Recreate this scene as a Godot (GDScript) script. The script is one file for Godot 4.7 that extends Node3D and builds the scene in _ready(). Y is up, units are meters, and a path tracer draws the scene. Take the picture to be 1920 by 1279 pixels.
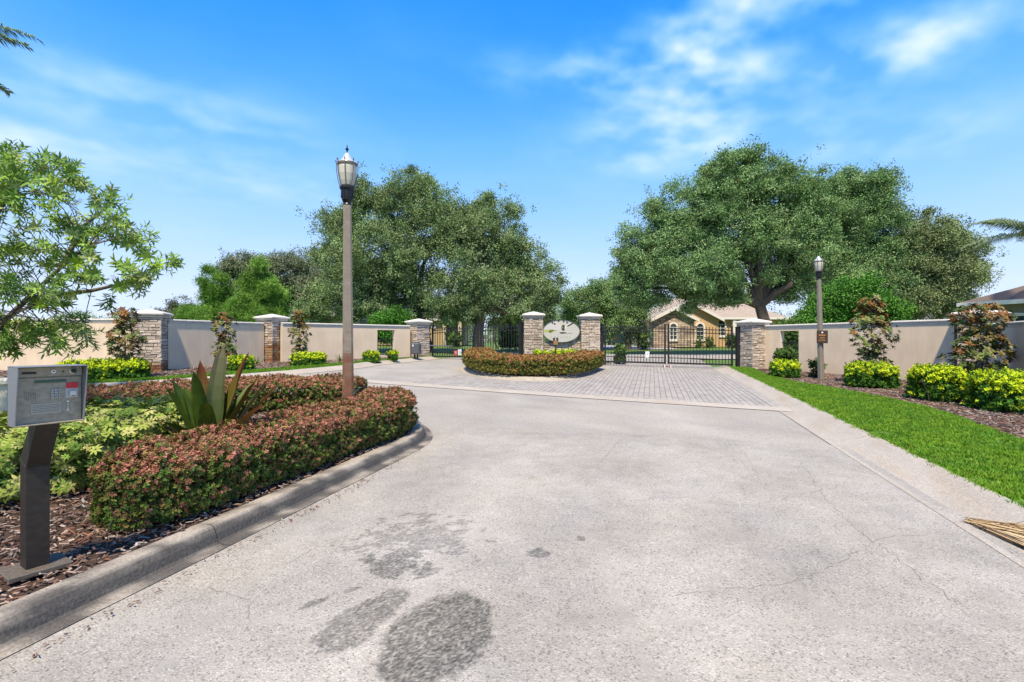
extends Node3D
# A gated entrance drive: two lanes, a planted island on the left, a sign island in the middle, walls, oaks and houses behind.
# Plan positions are written (x, d): x metres to the right, d metres ahead. y is up, z = -d.

const ROAD_DIR := Vector2(0.264, 0.9645)
const ROAD_RIGHT := Vector2(0.9645, -0.264)
var rng := RandomNumberGenerator.new()
var taken := {}
var noise := FastNoiseLite.new()
var M := {}
var SHAPE := {}

# ---------------------------------------------------------------- mesh building
class MB:
	var v := PackedVector3Array()
	var n := PackedVector3Array()
	var uv := PackedVector2Array()
	var c := PackedColorArray()
	var ink := Color(1, 1, 1)
	var colored := false
	func vert(p: Vector3, nn: Vector3, t := Vector2.ZERO) -> void:
		v.append(p); n.append(nn); uv.append(t); c.append(ink)
	func tri(a: Vector3, b: Vector3, d: Vector3) -> void:
		var nn := (d - a).cross(b - a).normalized()
		vert(a, nn); vert(b, nn); vert(d, nn)
	func quad(a: Vector3, b: Vector3, d: Vector3, e: Vector3) -> void:
		tri(a, b, d); tri(a, d, e)
	func quad_uv(a: Vector3, b: Vector3, d: Vector3, e: Vector3) -> void:
		var nn := (d - a).cross(b - a).normalized()
		vert(a, nn, Vector2(0, 1)); vert(b, nn, Vector2(0, 0)); vert(d, nn, Vector2(1, 0))
		vert(a, nn, Vector2(0, 1)); vert(d, nn, Vector2(1, 0)); vert(e, nn, Vector2(1, 1))
	func smooth_quad(a: Vector3, b: Vector3, d: Vector3, e: Vector3, na: Vector3, nb: Vector3, nd: Vector3, ne: Vector3) -> void:
		vert(a, na); vert(b, nb); vert(d, nd); vert(a, na); vert(d, nd); vert(e, ne)
	func box(at: Vector3, size: Vector3, b := Basis()) -> void:
		var h := size * 0.5
		var p := []
		for i in 8:
			p.append(at + b * Vector3(h.x if i & 1 else -h.x, h.y if i & 2 else -h.y, h.z if i & 4 else -h.z))
		quad(p[4], p[6], p[7], p[5]); quad(p[1], p[3], p[2], p[0])
		quad(p[0], p[2], p[6], p[4]); quad(p[5], p[7], p[3], p[1])
		quad(p[6], p[2], p[3], p[7]); quad(p[0], p[4], p[5], p[1])
	func cbox(at: Vector3, size: Vector3, w: float, b := Basis()) -> void:
		# a box with chamfered edges
		var h := size * 0.5
		w = min(w, min(h.x, min(h.y, h.z)) * 0.9)
		var f := func(sx: int, sy: int, sz: int, k: int) -> Vector3:
			var q := Vector3(sx * (h.x - (0.0 if k == 0 else w)), sy * (h.y - (0.0 if k == 1 else w)), sz * (h.z - (0.0 if k == 2 else w)))
			return at + b * q
		var s2 := [[-1, -1], [-1, 1], [1, 1], [1, -1]]
		for s in [-1, 1]:
			var fx := []; var fy := []; var fz := []
			for k in 4:
				fx.append(f.call(s, s2[k][0], s2[k][1], 0))
				fy.append(f.call(s2[k][1], s, s2[k][0], 1))
				fz.append(f.call(s2[k][0], s2[k][1], s, 2))
			for q in [fx, fy, fz]:
				if s > 0: quad(q[3], q[2], q[1], q[0])
				else: quad(q[0], q[1], q[2], q[3])
		for s in [-1, 1]:
			for t in [-1, 1]:
				_edge(f.call(s, t, -1, 0), f.call(s, t, 1, 0), f.call(s, t, 1, 1), f.call(s, t, -1, 1), at)
				_edge(f.call(s, -1, t, 0), f.call(s, 1, t, 0), f.call(s, 1, t, 2), f.call(s, -1, t, 2), at)
				_edge(f.call(-1, s, t, 1), f.call(1, s, t, 1), f.call(1, s, t, 2), f.call(-1, s, t, 2), at)
				for u in [-1, 1]:
					_tri_out(f.call(s, t, u, 0), f.call(s, t, u, 1), f.call(s, t, u, 2), at)
	func _tri_out(a: Vector3, b: Vector3, d: Vector3, away: Vector3) -> void:
		if (d - a).cross(b - a).dot(a - away) < 0: tri(a, d, b)
		else: tri(a, b, d)
	func _edge(a: Vector3, b: Vector3, d: Vector3, e: Vector3, away: Vector3) -> void:
		if (d - a).cross(b - a).dot((a + b + d + e) * 0.25 - away) < 0: quad(a, e, d, b)
		else: quad(a, b, d, e)
	func tube(pts: Array, rad: Array, sides := 7, cap := true) -> void:
		var m := pts.size()
		var rings := []
		var norms := []
		var side := Vector3(1, 0, 0)
		for i in m:
			var t: Vector3 = (pts[min(i + 1, m - 1)] - pts[max(i - 1, 0)]).normalized()
			if i == 0:
				side = t.cross(Vector3(0, 0, 1) if abs(t.z) < 0.9 else Vector3(1, 0, 0)).normalized()
			else:
				side = (side - t * side.dot(t)).normalized()
			var up := t.cross(side)
			var r := []; var q := []
			for k in sides:
				var a := TAU * k / sides
				var o := side * cos(a) + up * sin(a)
				q.append(o); r.append(pts[i] + o * rad[i])
			rings.append(r); norms.append(q)
		for i in m - 1:
			for k in sides:
				var k2 := (k + 1) % sides
				smooth_quad(rings[i][k], rings[i + 1][k], rings[i + 1][k2], rings[i][k2], norms[i][k], norms[i + 1][k], norms[i + 1][k2], norms[i][k2])
		if cap:
			for k in sides:
				tri(pts[m - 1], rings[m - 1][(k + 1) % sides], rings[m - 1][k])
				tri(pts[0], rings[0][k], rings[0][(k + 1) % sides])
	func lathe(prof: Array, sides := 16, at := Vector3.ZERO) -> void:
		# prof: Vector2(radius, height) from the bottom up
		for i in prof.size() - 1:
			var a: Vector2 = prof[i]
			var b: Vector2 = prof[i + 1]
			var nn := Vector2(b.y - a.y, a.x - b.x).normalized()
			for k in sides:
				var t0 := TAU * k / sides
				var t1 := TAU * (k + 1) / sides
				var c0 := Vector3(cos(t0), 0, sin(t0))
				var c1 := Vector3(cos(t1), 0, sin(t1))
				var up := Vector3(0, nn.y, 0)
				smooth_quad(at + c0 * a.x + Vector3(0, a.y, 0), at + c1 * a.x + Vector3(0, a.y, 0), at + c1 * b.x + Vector3(0, b.y, 0), at + c0 * b.x + Vector3(0, b.y, 0), c0 * nn.x + up, c1 * nn.x + up, c1 * nn.x + up, c0 * nn.x + up)
	func slab(poly: PackedVector2Array, z0: float, z1: float, tr := Transform3D()) -> void:
		# an outline in the xy plane made thick from z0 to z1
		if Geometry2D.is_polygon_clockwise(poly): poly.reverse()
		var ix := Geometry2D.triangulate_polygon(poly)
		for k in range(0, ix.size(), 3):
			var a := poly[ix[k]]; var b := poly[ix[k + 1]]; var d := poly[ix[k + 2]]
			if (b - a).cross(d - a) < 0:
				var sw := b; b = d; d = sw
			tri(tr * Vector3(a.x, a.y, z1), tr * Vector3(d.x, d.y, z1), tr * Vector3(b.x, b.y, z1))
			tri(tr * Vector3(a.x, a.y, z0), tr * Vector3(b.x, b.y, z0), tr * Vector3(d.x, d.y, z0))
		for k in poly.size():
			var a := poly[k]; var b := poly[(k + 1) % poly.size()]
			quad(tr * Vector3(a.x, a.y, z1), tr * Vector3(b.x, b.y, z1), tr * Vector3(b.x, b.y, z0), tr * Vector3(a.x, a.y, z0))
	func leaf(base: Vector3, along: Vector3, face: Vector3, length: float, width: float, bend := 0.15, fine := true) -> void:
		var sidev := along.cross(face).normalized()
		var f := sidev.cross(along).normalized()
		var tip := base + along * length - f * length * bend
		if fine:
			var m1 := base + along * length * 0.35 + f * width * 0.10
			var m2 := base + along * length * 0.7 - f * length * bend * 0.35
			var l1 := m1 + sidev * width * 0.5 + f * width * 0.12
			var r1 := m1 - sidev * width * 0.5 + f * width * 0.12
			var l2 := m2 + sidev * width * 0.42
			var r2 := m2 - sidev * width * 0.42
			tri(base, l1, m1); tri(base, m1, r1)
			quad(l1, l2, m2, m1); quad(m1, m2, r2, r1)
			tri(l2, tip, m2); tri(m2, tip, r2)
		else:
			var mid := base + along * length * 0.45
			var l := mid + sidev * width * 0.5 + f * width * 0.15
			var r := mid - sidev * width * 0.5 + f * width * 0.15
			tri(base, l, tip); tri(base, tip, r)
	func mesh() -> ArrayMesh:
		var a := []
		a.resize(Mesh.ARRAY_MAX)
		a[Mesh.ARRAY_VERTEX] = v; a[Mesh.ARRAY_NORMAL] = n; a[Mesh.ARRAY_TEX_UV] = uv
		if colored: a[Mesh.ARRAY_COLOR] = c
		var m := ArrayMesh.new()
		if v.size() > 0: m.add_surface_from_arrays(Mesh.PRIMITIVE_TRIANGLES, a)
		return m

func gh(x: float, d: float) -> float:
	# the lie of the land: it climbs gently towards the gate and is a little higher on the left
	return 0.0208 * clampf(d, -20.0, 52.0) + clampf((d - 8.0) / 12.0, 0, 1) * clampf((8.0 - x) / 14.0, 0, 1) * 0.25

func W(x: float, d: float, h := 0.0) -> Vector3:
	return Vector3(x, gh(x, d) + h, -d)

func numbered(called: String) -> String:
	var k: int = taken.get(called, 0)
	taken[called] = k + 1
	return called if k == 0 else "%s_%03d" % [called, k]

func tag(o: Node3D, label: String, category: String, group := "") -> Node3D:
	o.set_meta("label", label); o.set_meta("category", category)
	if group != "": o.set_meta("group", group)
	return o

func thing(called: String, label: String, category: String, at := Vector3.ZERO, turn := 0.0, group := "") -> Node3D:
	var o := Node3D.new()
	o.name = numbered(called); add_child(o)
	o.position = at; o.rotation.y = turn
	tag(o, label, category, group)
	return o

func part(called: String, shape: Variant, m: Material, parent: Node3D) -> MeshInstance3D:
	var o := MeshInstance3D.new()
	o.name = called if parent != self else numbered(called)
	o.mesh = shape.mesh() if shape is MB else shape
	o.material_override = m
	parent.add_child(o, true)
	return o

func structure(called: String, shape: Variant, m: Material) -> MeshInstance3D:
	var o := part(called, shape, m, self)
	o.set_meta("kind", "structure")
	return o

func scatter(called: String, shape: Mesh, m: Material, places: Array, inks: Array, parent: Node3D) -> MultiMeshInstance3D:
	var mm := MultiMesh.new()
	mm.transform_format = MultiMesh.TRANSFORM_3D
	mm.use_colors = true
	mm.mesh = shape
	mm.instance_count = places.size()
	for k in places.size():
		mm.set_instance_transform(k, places[k]); mm.set_instance_color(k, inks[k])
	var o := MultiMeshInstance3D.new()
	o.name = called if parent != self else numbered(called)
	o.multimesh = mm
	o.material_override = m
	parent.add_child(o, true)
	o.set_meta("kind", "stuff")
	return o

# ---------------------------------------------------------------- materials
func plain(r: float, g: float, b: float, rough := 0.8, metal := 0.0) -> StandardMaterial3D:
	var m := StandardMaterial3D.new()
	m.albedo_color = Color(r, g, b).linear_to_srgb()
	m.roughness = rough; m.metallic = metal
	return m

func inked(rough := 0.85) -> StandardMaterial3D:
	var m := StandardMaterial3D.new()
	m.vertex_color_use_as_albedo = true
	m.roughness = rough
	return m

func leafy(rough := 0.5, through := 0.35) -> StandardMaterial3D:
	var m := inked(rough)
	m.metallic_specular = 0.25
	m.backlight_enabled = true
	m.backlight = Color(through, through, through * 0.7)
	m.cull_mode = BaseMaterial3D.CULL_DISABLED
	return m

func grain(size: int, freq: float, lo: float, hi: float, sd: int, kind := FastNoiseLite.TYPE_SIMPLEX_SMOOTH, octaves := 4, warm := 0.0) -> ImageTexture:
	# a seamless tone map from lo to hi, used to multiply a colour
	var f := FastNoiseLite.new()
	f.seed = sd; f.noise_type = kind; f.frequency = freq; f.fractal_octaves = octaves
	if kind == FastNoiseLite.TYPE_CELLULAR: f.cellular_return_type = FastNoiseLite.RETURN_CELL_VALUE
	var src := f.get_seamless_image(size, size)
	src.convert(Image.FORMAT_L8)
	var d := src.get_data()
	var out := PackedByteArray(); out.resize(d.size() * 3)
	for k in d.size():
		var t := lerpf(lo, hi, d[k] / 255.0)
		out[k * 3] = int(clampf(t, 0, 1) * 255)
		out[k * 3 + 1] = int(clampf(t * (1.0 - warm * 0.5), 0, 1) * 255)
		out[k * 3 + 2] = int(clampf(t * (1.0 - warm), 0, 1) * 255)
	return ImageTexture.create_from_image(Image.create_from_data(size, size, false, Image.FORMAT_RGB8, out))

func relief(size: int, freq: float, sd: int, strength: float, kind := FastNoiseLite.TYPE_SIMPLEX_SMOOTH) -> ImageTexture:
	var f := FastNoiseLite.new()
	f.seed = sd; f.noise_type = kind; f.frequency = freq; f.fractal_octaves = 3
	var src := f.get_seamless_image(size, size)
	src.convert(Image.FORMAT_RGBA8)
	src.bump_map_to_normal_map(strength)
	return ImageTexture.create_from_image(src)

func textured(m: StandardMaterial3D, tone: Texture2D, metres: float, bump: Texture2D = null, bump_by := 0.5) -> StandardMaterial3D:
	m.albedo_texture = tone
	m.uv1_triplanar = true; m.uv1_world_triplanar = true
	m.uv1_scale = Vector3.ONE / metres
	if bump:
		m.normal_enabled = true; m.normal_texture = bump; m.normal_scale = bump_by
	return m

func asphalt_tone() -> ImageTexture:
	# bleached aggregate: pale and dark stones of a few millimetres in a grey binder
	var s := 512
	var cell := FastNoiseLite.new()
	cell.seed = 5; cell.noise_type = FastNoiseLite.TYPE_CELLULAR; cell.frequency = 0.24
	cell.cellular_return_type = FastNoiseLite.RETURN_CELL_VALUE; cell.fractal_type = FastNoiseLite.FRACTAL_NONE
	var a := cell.get_seamless_image(s, s); a.convert(Image.FORMAT_L8)
	cell.seed = 9; cell.frequency = 0.5
	var b := cell.get_seamless_image(s, s); b.convert(Image.FORMAT_L8)
	var da := a.get_data(); var db := b.get_data()
	var out := PackedByteArray(); out.resize(s * s * 3)
	for k in s * s:
		var p: float = da[k] / 255.0
		var q: float = db[k] / 255.0
		var t := 0.88 + 0.09 * (p - 0.5) + 0.11 * (q - 0.5)
		if p < 0.08: t -= 0.13
		if p > 0.92: t += 0.08
		out[k * 3] = int(clampf(t, 0, 1) * 255)
		out[k * 3 + 1] = int(clampf(t * (0.985 + 0.02 * q), 0, 1) * 255)
		out[k * 3 + 2] = int(clampf(t * (0.95 + 0.05 * q), 0, 1) * 255)
	return ImageTexture.create_from_image(Image.create_from_data(s, s, false, Image.FORMAT_RGB8, out))

func make_materials() -> void:
	var fine := grain(256, 0.06, 0.82, 1.0, 3)
	var coarse := grain(256, 0.012, 0.80, 1.0, 4)
	var speck := grain(256, 0.35, 0.72, 1.0, 6, FastNoiseLite.TYPE_VALUE, 2, 0.05)
	var bumps := relief(256, 0.12, 8, 6.0)
	var a := inked(0.9)
	a.albedo_texture = asphalt_tone()
	a.uv1_triplanar = true; a.uv1_world_triplanar = true; a.uv1_scale = Vector3.ONE / 1.15
	a.normal_enabled = true; a.normal_texture = relief(512, 0.16, 12, 9.0); a.normal_scale = 0.25
	M.asphalt = a
	M.concrete = textured(inked(0.85), speck, 0.9, bumps, 0.25)
	M.stucco = textured(plain(0.78, 0.635, 0.465, 0.9), grain(256, 0.02, 0.90, 1.0, 51, FastNoiseLite.TYPE_SIMPLEX_SMOOTH, 5), 0.8)
	M.stucco.uv1_scale = Vector3(0.6, 0.22, 0.6)
	M.cap = textured(plain(0.72, 0.69, 0.62, 0.8), fine, 1.3, bumps, 0.2)
	M.mulch_soil = textured(plain(0.075, 0.045, 0.030, 0.95), speck, 0.6, bumps, 0.8)
	M.turf = textured(plain(0.14, 0.26, 0.035, 0.9), grain(256, 0.09, 0.62, 1.0, 33), 1.9)
	M.chip = inked(0.85)
	M.leaf = leafy(0.7, 0.5)
	M.gloss_leaf = leafy(0.5, 0.25)
	M.oak_leaf = leafy(0.75, 0.30)
	M.bark = textured(plain(0.19, 0.155, 0.12, 0.95), grain(256, 0.05, 0.45, 1.0, 40), 0.7, relief(256, 0.07, 41, 10.0), 0.8)
	M.pale_bark = textured(plain(0.21, 0.175, 0.13, 0.95), grain(256, 0.05, 0.55, 1.0, 44), 0.5)
	M.iron = plain(0.018, 0.019, 0.022, 0.45, 0.2)
	M.paver = textured(inked(0.9), speck, 0.8)
	M.joint = textured(plain(0.27, 0.26, 0.235, 0.95), speck, 0.5)
	M.pole = textured(inked(0.9), speck, 0.35, bumps, 0.4)
	M.black_metal = plain(0.016, 0.017, 0.02, 0.38, 0.3)
	M.steel = textured(plain(0.40, 0.355, 0.265, 0.5, 0.15), grain(256, 0.03, 0.75, 1.0, 60), 0.25)
	M.galvanised = textured(plain(0.36, 0.39, 0.42, 0.55, 0.45), grain(256, 0.05, 0.72, 1.0, 61), 0.16)
	M.dark_post = textured(plain(0.04, 0.033, 0.027, 0.5, 0.3), grain(256, 0.03, 0.7, 1.0, 62), 0.4)
	M.white = plain(0.75, 0.75, 0.73, 0.5)
	M.trim = plain(0.72, 0.70, 0.66, 0.75)
	M.glass = plain(0.035, 0.045, 0.05, 0.06)
	M.stones = []
	for k in [[0.66, 0.545, 0.43], [0.74, 0.635, 0.51], [0.55, 0.45, 0.35], [0.70, 0.59, 0.48], [0.62, 0.52, 0.415], [0.47, 0.385, 0.30], [0.77, 0.68, 0.57]]:
		M.stones.append(textured(plain(k[0], k[1], k[2], 0.92), coarse, 0.35, bumps, 0.7))
	M.rusty_stones = []
	for k in [[0.36, 0.17, 0.07], [0.42, 0.24, 0.11], [0.30, 0.13, 0.055], [0.40, 0.29, 0.18]]:
		M.rusty_stones.append(textured(plain(k[0], k[1], k[2], 0.92), coarse, 0.35, bumps, 0.7))
	M.mortar = textured(plain(0.33, 0.28, 0.235, 0.95), speck, 0.5)

# ---------------------------------------------------------------- leaf shapes
func make_shapes() -> void:
	rng.seed = 77
	# small oval leaves on a short shoot
	for kind in 3:
		var b := MB.new()
		for k in 9:
			var a := k * 2.4 + kind
			var up := 0.25 + 0.09 * k
			var dir := Vector3(cos(a), up, sin(a)).normalized()
			b.leaf(Vector3(0, 0.006 * k, 0), dir, Vector3.UP + Vector3(rng.randf_range(-.4, .4), 0, rng.randf_range(-.4, .4)), rng.randf_range(0.030, 0.042), 0.020, 0.12, true)
		SHAPE["shoot%d" % kind] = b.mesh()
	# duranta shoot: longer, more upright
	var du := MB.new()
	for k in 11:
		var a := k * 2.4
		var dir := Vector3(cos(a), 0.4 + 0.13 * k, sin(a)).normalized()
		du.leaf(Vector3(0, 0.012 * k, 0), dir, Vector3.UP + dir * 0.2 + Vector3(cos(a), 0, sin(a)) * -0.5, rng.randf_range(0.045, 0.065), 0.026, 0.2, true)
	SHAPE.duranta = du.mesh()
	# umbrella leaf: seven leaflets
	var um := MB.new()
	for k in 7:
		var a := TAU * k / 7.0
		var dir := Vector3(cos(a), 0.15, sin(a)).normalized()
		um.leaf(dir * 0.006, dir, Vector3.UP, 0.075, 0.030, 0.25, true)
	SHAPE.umbrella = um.mesh()
	# oak spray: leaves round a few twigs
	for kind in 2:
		var ok := MB.new()
		for k in 26:
			var dir := Vector3(rng.randfn(), rng.randfn() * 0.8, rng.randfn()).normalized()
			var at := Vector3(rng.randfn(), rng.randfn() * 0.7, rng.randfn()) * 0.13
			ok.leaf(at, dir, Vector3(rng.randfn() * .6, 1, rng.randfn() * .6), rng.randf_range(0.09, 0.14), 0.055, 0.1, false)
		SHAPE["oak%d" % kind] = ok.mesh()
	# bottlebrush shoot: narrow leaves round a stem
	var bo := MB.new()
	for k in 15:
		var a := k * 2.4
		var dir := Vector3(cos(a), 0.35 + 0.05 * k, sin(a)).normalized()
		bo.leaf(Vector3(0, 0.010 * k, 0), dir, Vector3(-cos(a) * 0.5, 1.2, -sin(a) * 0.5), rng.randf_range(0.065, 0.105), 0.019, 0.12, true)
	SHAPE.bottlebrush = bo.mesh()
	# red brush flower
	var fl := MB.new()
	for k in 50:
		var a := k * 2.4
		var dir := Vector3(cos(a), 0.25, sin(a)).normalized()
		fl.leaf(Vector3(0, 0.0016 * k, 0), dir, Vector3.UP, 0.026, 0.003, 0.0, false)
	SHAPE.flower = fl.mesh()
	# magnolia whorl
	var mg := MB.new()
	for k in 8:
		var a := k * 2.4
		var dir := Vector3(cos(a), 0.35 + 0.12 * (k % 3), sin(a)).normalized()
		mg.leaf(Vector3(0, 0.01 * k, 0), dir, Vector3.UP, rng.randf_range(0.13, 0.17), 0.065, 0.15, true)
	SHAPE.magnolia = mg.mesh()
	# needle spray for the feathery conifers
	var co := MB.new()
	for k in 40:
		var dir := Vector3(rng.randfn(), rng.randfn() * 0.5 + 0.2, rng.randfn()).normalized()
		co.leaf(Vector3(rng.randfn(), rng.randfn() * 0.5, rng.randfn()) * 0.16, dir, Vector3.UP, 0.19, 0.022, 0.2, false)
	SHAPE.needles = co.mesh()
	# grass tuft
	for kind in 2:
		var gr := MB.new()
		for k in 9:
			var a := rng.randf() * TAU
			var r := rng.randf() * 0.03
			var lean := Vector3(cos(a), 0, sin(a)) * rng.randf_range(0.15, 0.8)
			gr.leaf(Vector3(cos(a) * r, 0, sin(a) * r), (Vector3.UP + lean).normalized(), Vector3(cos(a + 1.3), 0.3, sin(a + 1.3)), rng.randf_range(0.035, 0.062), 0.006, 0.25, false)
		SHAPE["grass%d" % kind] = gr.mesh()
	# bark chips
	for kind in 3:
		var ch := MB.new()
		ch.cbox(Vector3.ZERO, Vector3([0.06, 0.045, 0.085][kind], 0.009, [0.016, 0.022, 0.013][kind]), 0.003, Basis(Vector3(0, 0, 1), 0.1))
		SHAPE["chip%d" % kind] = ch.mesh()
	for kind in 6:
		# ledge stones with chipped, uneven faces: unit wide, unit high, unit deep
		var sb := MB.new()
		var y := rng.randf_range(0.40, 0.5); var w := rng.randf_range(0.46, 0.5)
		var f := []
		for q in [[-w, -y], [-w, y], [w, y], [w, -y]]:
			f.append([Vector3(q[0], q[1], -0.5), Vector3(q[0] * 0.96 + rng.randf_range(-.03, .03), q[1] * 0.86 + rng.randf_range(-.06, .06), rng.randf_range(0.25, 0.55))])
		sb.quad(f[0][1], f[1][1], f[2][1], f[3][1])
		for q in 4:
			var q2 := (q + 1) % 4
			sb.quad(f[q][0], f[q2][0], f[q2][1], f[q][1])
		SHAPE["stone%d" % kind] = sb.mesh()

# ---------------------------------------------------------------- ground sheets and sweeps
func sheet(b: MB, poly: PackedVector2Array, step: float, h: float, tint: Variant = null, lift: Variant = null) -> void:
	var lo := poly[0]; var hi := poly[0]
	for p in poly:
		lo = lo.min(p); hi = hi.max(p)
	var nx := int(ceil((hi.x - lo.x) / step)); var ny := int(ceil((hi.y - lo.y) / step))
	for i in nx:
		for j in ny:
			var p := lo + Vector2(i, j) * step
			var cell := PackedVector2Array([p, p + Vector2(step, 0), p + Vector2(step, step), p + Vector2(0, step)])
			for r in Geometry2D.intersect_polygons(poly, cell):
				var ix := Geometry2D.triangulate_polygon(r)
				for k in range(0, ix.size(), 3):
					var q := [r[ix[k]], r[ix[k + 1]], r[ix[k + 2]]]
					if (q[1] - q[0]).cross(q[2] - q[0]) > 0: q.reverse()
					for w in [q[0], q[1], q[2]]:
						if tint != null: b.ink = tint.call(w)
						var e: float = h + (lift.call(w) if lift != null else 0.0)
						b.vert(W(w.x, w.y, e), Vector3.UP, w)

func resample(path: Array, step: float, smooth := true) -> Array:
	var out := []
	var m := path.size()
	for i in m - 1:
		var p0: Vector2 = path[max(i - 1, 0)]; var p1: Vector2 = path[i]; var p2: Vector2 = path[i + 1]; var p3: Vector2 = path[min(i + 2, m - 1)]
		var k := int(max(1, ceil(p1.distance_to(p2) / step)))
		for j in k:
			var t := float(j) / k
			out.append(p1.cubic_interpolate(p2, p0, p3, t) if smooth else p1.lerp(p2, t))
	out.append(path[m - 1])
	return out

func sweep(b: MB, path: Array, prof: Array, tint: Variant = null, every := 3.0, gap := 0.006) -> void:
	# prof: Vector2(metres to the right of the path, height), listed so that the top faces up; cut by joints
	var m := path.size()
	var right := []
	for i in m:
		var t: Vector2 = (path[min(i + 1, m - 1)] - path[max(i - 1, 0)]).normalized()
		right.append(Vector2(t.y, -t.x))
	var run := 0.0
	for i in m - 1:
		var a: Vector2 = path[i]; var e: Vector2 = path[i + 1]
		run += a.distance_to(e)
		if every > 0 and run > every:
			run = 0.0
			e = e - (e - a).normalized() * gap
		for k in prof.size() - 1:
			var p: Vector2 = prof[k]; var q: Vector2 = prof[k + 1]
			var g := [a + right[i] * p.x, e + right[i + 1] * p.x, e + right[i + 1] * q.x, a + right[i] * q.x]
			var hh := [p.y, p.y, q.y, q.y]
			var pts := []
			for w in 4: pts.append(W(g[w].x, g[w].y, hh[w]))
			var nn: Vector3 = (pts[2] - pts[0]).cross(pts[1] - pts[0]).normalized()
			for w in [0, 1, 2, 0, 2, 3]:
				if tint != null: b.ink = tint.call(g[w], hh[w])
				b.vert(pts[w], nn, g[w])

func in_poly(poly: PackedVector2Array) -> Vector2:
	var lo := poly[0]; var hi := poly[0]
	for p in poly:
		lo = lo.min(p); hi = hi.max(p)
	for k in 60:
		var q := Vector2(rng.randf_range(lo.x, hi.x), rng.randf_range(lo.y, hi.y))
		if Geometry2D.is_point_in_polygon(q, poly): return q
	return poly[0]

func strew(called: String, label: String, category: String, poly: PackedVector2Array, count: int, shape: String, kinds: int, m: Material, inks: Array, h: float, flat: bool, size := Vector2(0.8, 1.3), lift: Variant = null) -> void:
	var places := []; var cols := []
	for k in kinds: places.append([]); cols.append([])
	for k in count:
		var p := in_poly(poly)
		if not flat and noise.get_noise_2d(p.x * 30 + 80, p.y * 30) < -0.34: continue
		var w := k % kinds
		var b := Basis(Vector3.UP, rng.randf() * TAU)
		if flat: b = b * Basis(Vector3(1, 0, 0), rng.randfn() * 0.22) * Basis(Vector3(0, 0, 1), rng.randfn() * 0.2)
		var e: float = h + (lift.call(p) if lift != null else 0.0)
		places[w].append(Transform3D(b.scaled(Vector3.ONE * rng.randf_range(size.x, size.y)), W(p.x, p.y, e + (rng.randf() * 0.022 if flat else 0.0))))
		var ink: Color = inks[rng.randi() % inks.size()]
		var patchy := noise.get_noise_2d(p.x * 16, p.y * 16)
		cols[w].append(Color(ink.r * (1.0 + 0.35 * patchy), ink.g * (1.0 + 0.18 * patchy), ink.b) * rng.randf_range(0.65, 1.25))
	var o := Node3D.new()
	o.name = numbered(called); add_child(o)
	tag(o, label, category); o.set_meta("kind", "stuff")
	for w in kinds:
		scatter("pieces", SHAPE[shape + str(w)], m, places[w], cols[w], o)

# ---------------------------------------------------------------- planting
func pick(inks: Array) -> Color:
	return inks[rng.randi() % inks.size()] * rng.randf_range(0.72, 1.28)

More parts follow.
